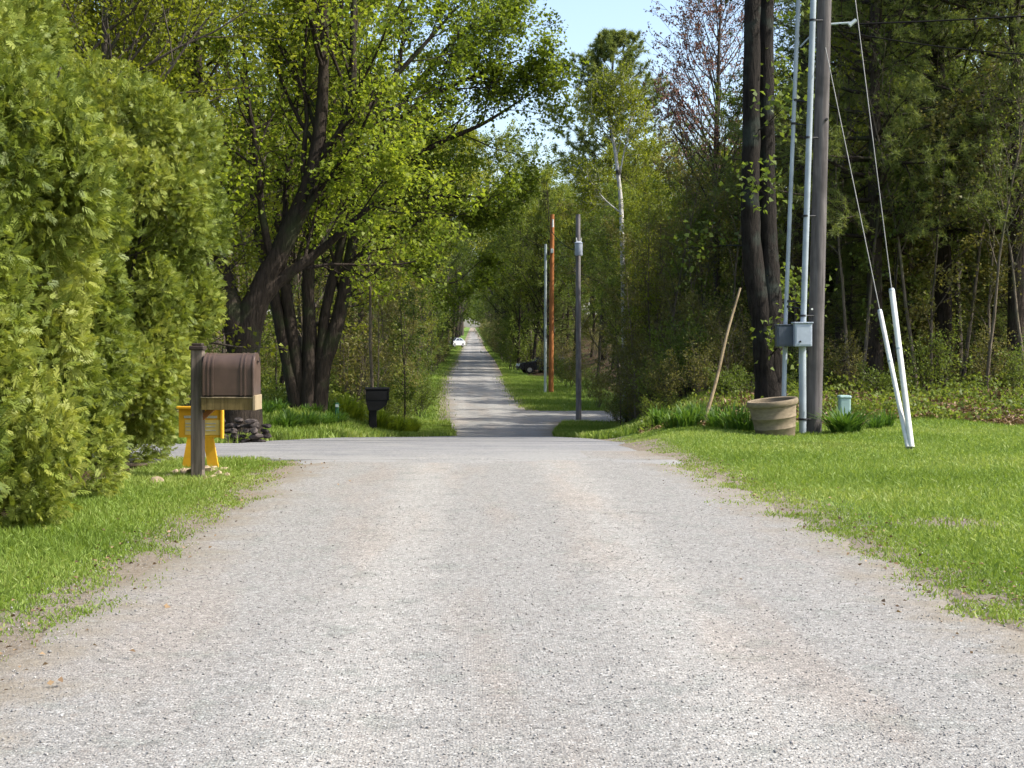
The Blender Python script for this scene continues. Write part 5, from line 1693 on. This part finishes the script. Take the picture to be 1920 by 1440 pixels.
def build_car(name, label, loc, rz, paint):
    t = empty(name, loc, rz)
    tag(t, label, 'car')
    # side outline x along length (front at -x), lofted with tumblehome
    low = [(-2.2, .45), (-2.25, .62), (-2.15, .84), (-1.9, .92), (-1.0, 1.02), (-.2, 1.03), (1.2, 1.05), (2.05, 1.02), (2.22, .9), (2.24, .5), (2.1, .32), (-2.05, .32)]
    bm = bmesh.new()
    rings = []
    for y, k in ((-.90, .965), (-.86, 1.0), (.86, 1.0), (.90, .965)):
        rings.append([bm.verts.new((x * (1 if abs(y) < .87 else .985), y, .68 + (z - .68) * k)) for x, z in low])
    bm.faces.new(rings[0]); bm.faces.new(rings[-1][::-1])
    n = len(low)
    for a, c in zip(rings[:-1], rings[1:]):
        for i in range(n): bm.faces.new((a[i], c[i], c[(i + 1) % n], a[(i + 1) % n]))
    b = BM(); b.bm.free(); b.bm = bm
    body = b.build('body', paint, t, 30)
    cab = [(-1.05, 1.0), (-.25, 1.46), (.0, 1.50), (1.1, 1.49), (1.45, 1.42), (2.02, 1.0)]
    bm = bmesh.new()
    rings = [[bm.verts.new((x, y * (1.0 if z < 1.1 else .80), z)) for x, z in cab] for y in (-.84, .84)]
    bm.faces.new(rings[0]); bm.faces.new(rings[1][::-1])
    for i in range(len(cab)): bm.faces.new((rings[0][i], rings[1][i], rings[1][(i + 1) % len(cab)], rings[0][(i + 1) % len(cab)]))
    b = BM(); b.bm.free(); b.bm = bm
    b.build('cabin', paint, t)
    # glass
    for s in (-1, 1):
        for quad in ([(-.86, 1.07), (-.22, 1.42), (.38, 1.44), (.38, 1.07)], [(.48, 1.07), (.48, 1.44), (1.1, 1.43), (1.75, 1.09)]):
            bm = bmesh.new()
            vs = []
            for off in (0.004, .02):
                vs.append([bm.verts.new((x, s * ((.84 - .168 * (z - 1.0) / .5 * (1.0)) + off), z)) for x, z in quad])
            bm.faces.new(vs[1]); bm.faces.new(vs[0][::-1])
            for i in range(4): bm.faces.new((vs[0][i], vs[0][(i + 1) % 4], vs[1][(i + 1) % 4], vs[1][i]))
            b = BM(); b.bm.free(); b.bm = bm
            b.build('side_window', M['glass'], t)
    b = BM(); b.box((-.66, 0, 1.245), (.88, 1.36, .02), Matrix.Rotation(R(-29.9), 3, 'Y')); b.build('windscreen', M['glass'], t)
    b = BM(); b.box((1.75, 0, 1.225), (.66, 1.36, .02), Matrix.Rotation(R(36.4), 3, 'Y')); b.build('rear_window', M['glass'], t)
    for s in (-1, 1):
        b = BM(); b.box((-2.16, s * .62, .74), (.12, .40, .15), bev=.03); b.build('headlight', M['lamp'], t)
        b = BM(); b.box((2.18, s * .68, .82), (.1, .3, .18), bev=.03); b.build('tail_light', M['redlamp'], t)
        for x in (-1.38, 1.35):
            w = BM(); w.tube((x, s * .72, .33), (x, s * .93, .33), .33, .33, 28); w = w.build('wheel', M['tyre'], t, 40)
            r_ = BM(); r_.tube((x, s * .90, .33), (x, s * .945, .33), .21, .19, 20); r_.build('rim', M['chrome'], w, 40)
    b = BM(); b.box((-2.22, 0, .50), (.08, 1.2, .16), bev=.02); b.build('grille', M['strap'], t)
    b = BM(); b.box((-2.24, 0, .64), (.05, .8, .05), bev=.01); b.build('grille_bar', M['chrome'], t)
    return t


def build_cars():
    d = 118.0
    p = at(993, 690, d)
    z = gzs(p[0] + .0, d)
    build_car('parked_car', 'dark car half hidden by leaves beside the far lane', (p[0] + 1.2, d, z + .02), R(8), M['blackpaint'])
    d = 226.0
    p = at(851, 640, d)
    build_car('parked_car', 'white car far off on the grass beside the distant lane', (p[0], d, gzs(p[0], d) + .03), R(62), M['whitepaint'])


# ------------------------------------------------------------------ light, camera
def build_light():
    az, el = R(103), R(47)       # bearing from +Y towards +X, height
    w = bpy.data.worlds.new('World')
    sc.world = w
    w.use_nodes = True
    nt = w.node_tree
    nt.nodes.clear()
    out = nt.nodes.new('ShaderNodeOutputWorld')
    bg = nt.nodes.new('ShaderNodeBackground')
    sky = nt.nodes.new('ShaderNodeTexSky')
    sky.sky_type = 'NISHITA'
    sky.sun_disc = False
    sky.sun_elevation = el
    sky.sun_rotation = az
    sky.air_density = 1.0
    sky.dust_density = 2.6
    sky.ozone_density = 0.8
    bg.inputs['Strength'].default_value = 0.15
    nt.links.new(sky.outputs[0], bg.inputs[0])
    nt.links.new(bg.outputs[0], out.inputs[0])
    L = bpy.data.lights.new('sun', 'SUN')
    L.energy = 3.5
    L.angle = R(0.53)
    L.color = (1.0, 0.95, 0.86)
    o = bpy.data.objects.new('sun', L)
    COL.objects.link(o)
    to = Vector((math.sin(az) * math.cos(el), math.cos(az) * math.cos(el), math.sin(el)))
    o.rotation_euler = to.to_track_quat('Z', 'Y').to_euler()
    o.location = to * 60


def build_camera():
    c = bpy.data.cameras.new('camera')
    c.sensor_width = 36
    c.lens = F / 1920 * 36
    c.shift_x = (960 - CX) / 1920
    c.shift_y = -(720 - HY) / 1920
    c.clip_start = 0.1
    c.clip_end = 3000
    o = bpy.data.objects.new('camera', c)
    COL.objects.link(o)
    o.location = (0, 0, CH)
    o.rotation_euler = (R(90), 0, 0)
    sc.camera = o


sc.view_settings.view_transform = 'Standard'
sc.view_settings.look = 'None'
sc.view_settings.gamma = 1
sc.view_settings.exposure = 1.12
sc.render.engine = 'CYCLES'
sc.cycles.max_bounces = 10
sc.cycles.diffuse_bounces = 6
sc.cycles.glossy_bounces = 2
sc.cycles.transmission_bounces = 6
sc.cycles.transparent_max_bounces = 4
sc.cycles.sample_clamp_indirect = 6
sc.cycles.use_denoising = True
sc.cycles.use_adaptive_sampling = True
sc.cycles.adaptive_threshold = 0.02

build_materials()
build_ground()
build_roads()
build_grass()
build_pebbles()
build_litter()
build_left_trees()
build_woods()
build_mailboxes()
build_sign()
build_stones()
build_pole()
build_yard()
build_far_poles()
build_cars()
build_light()
build_camera()
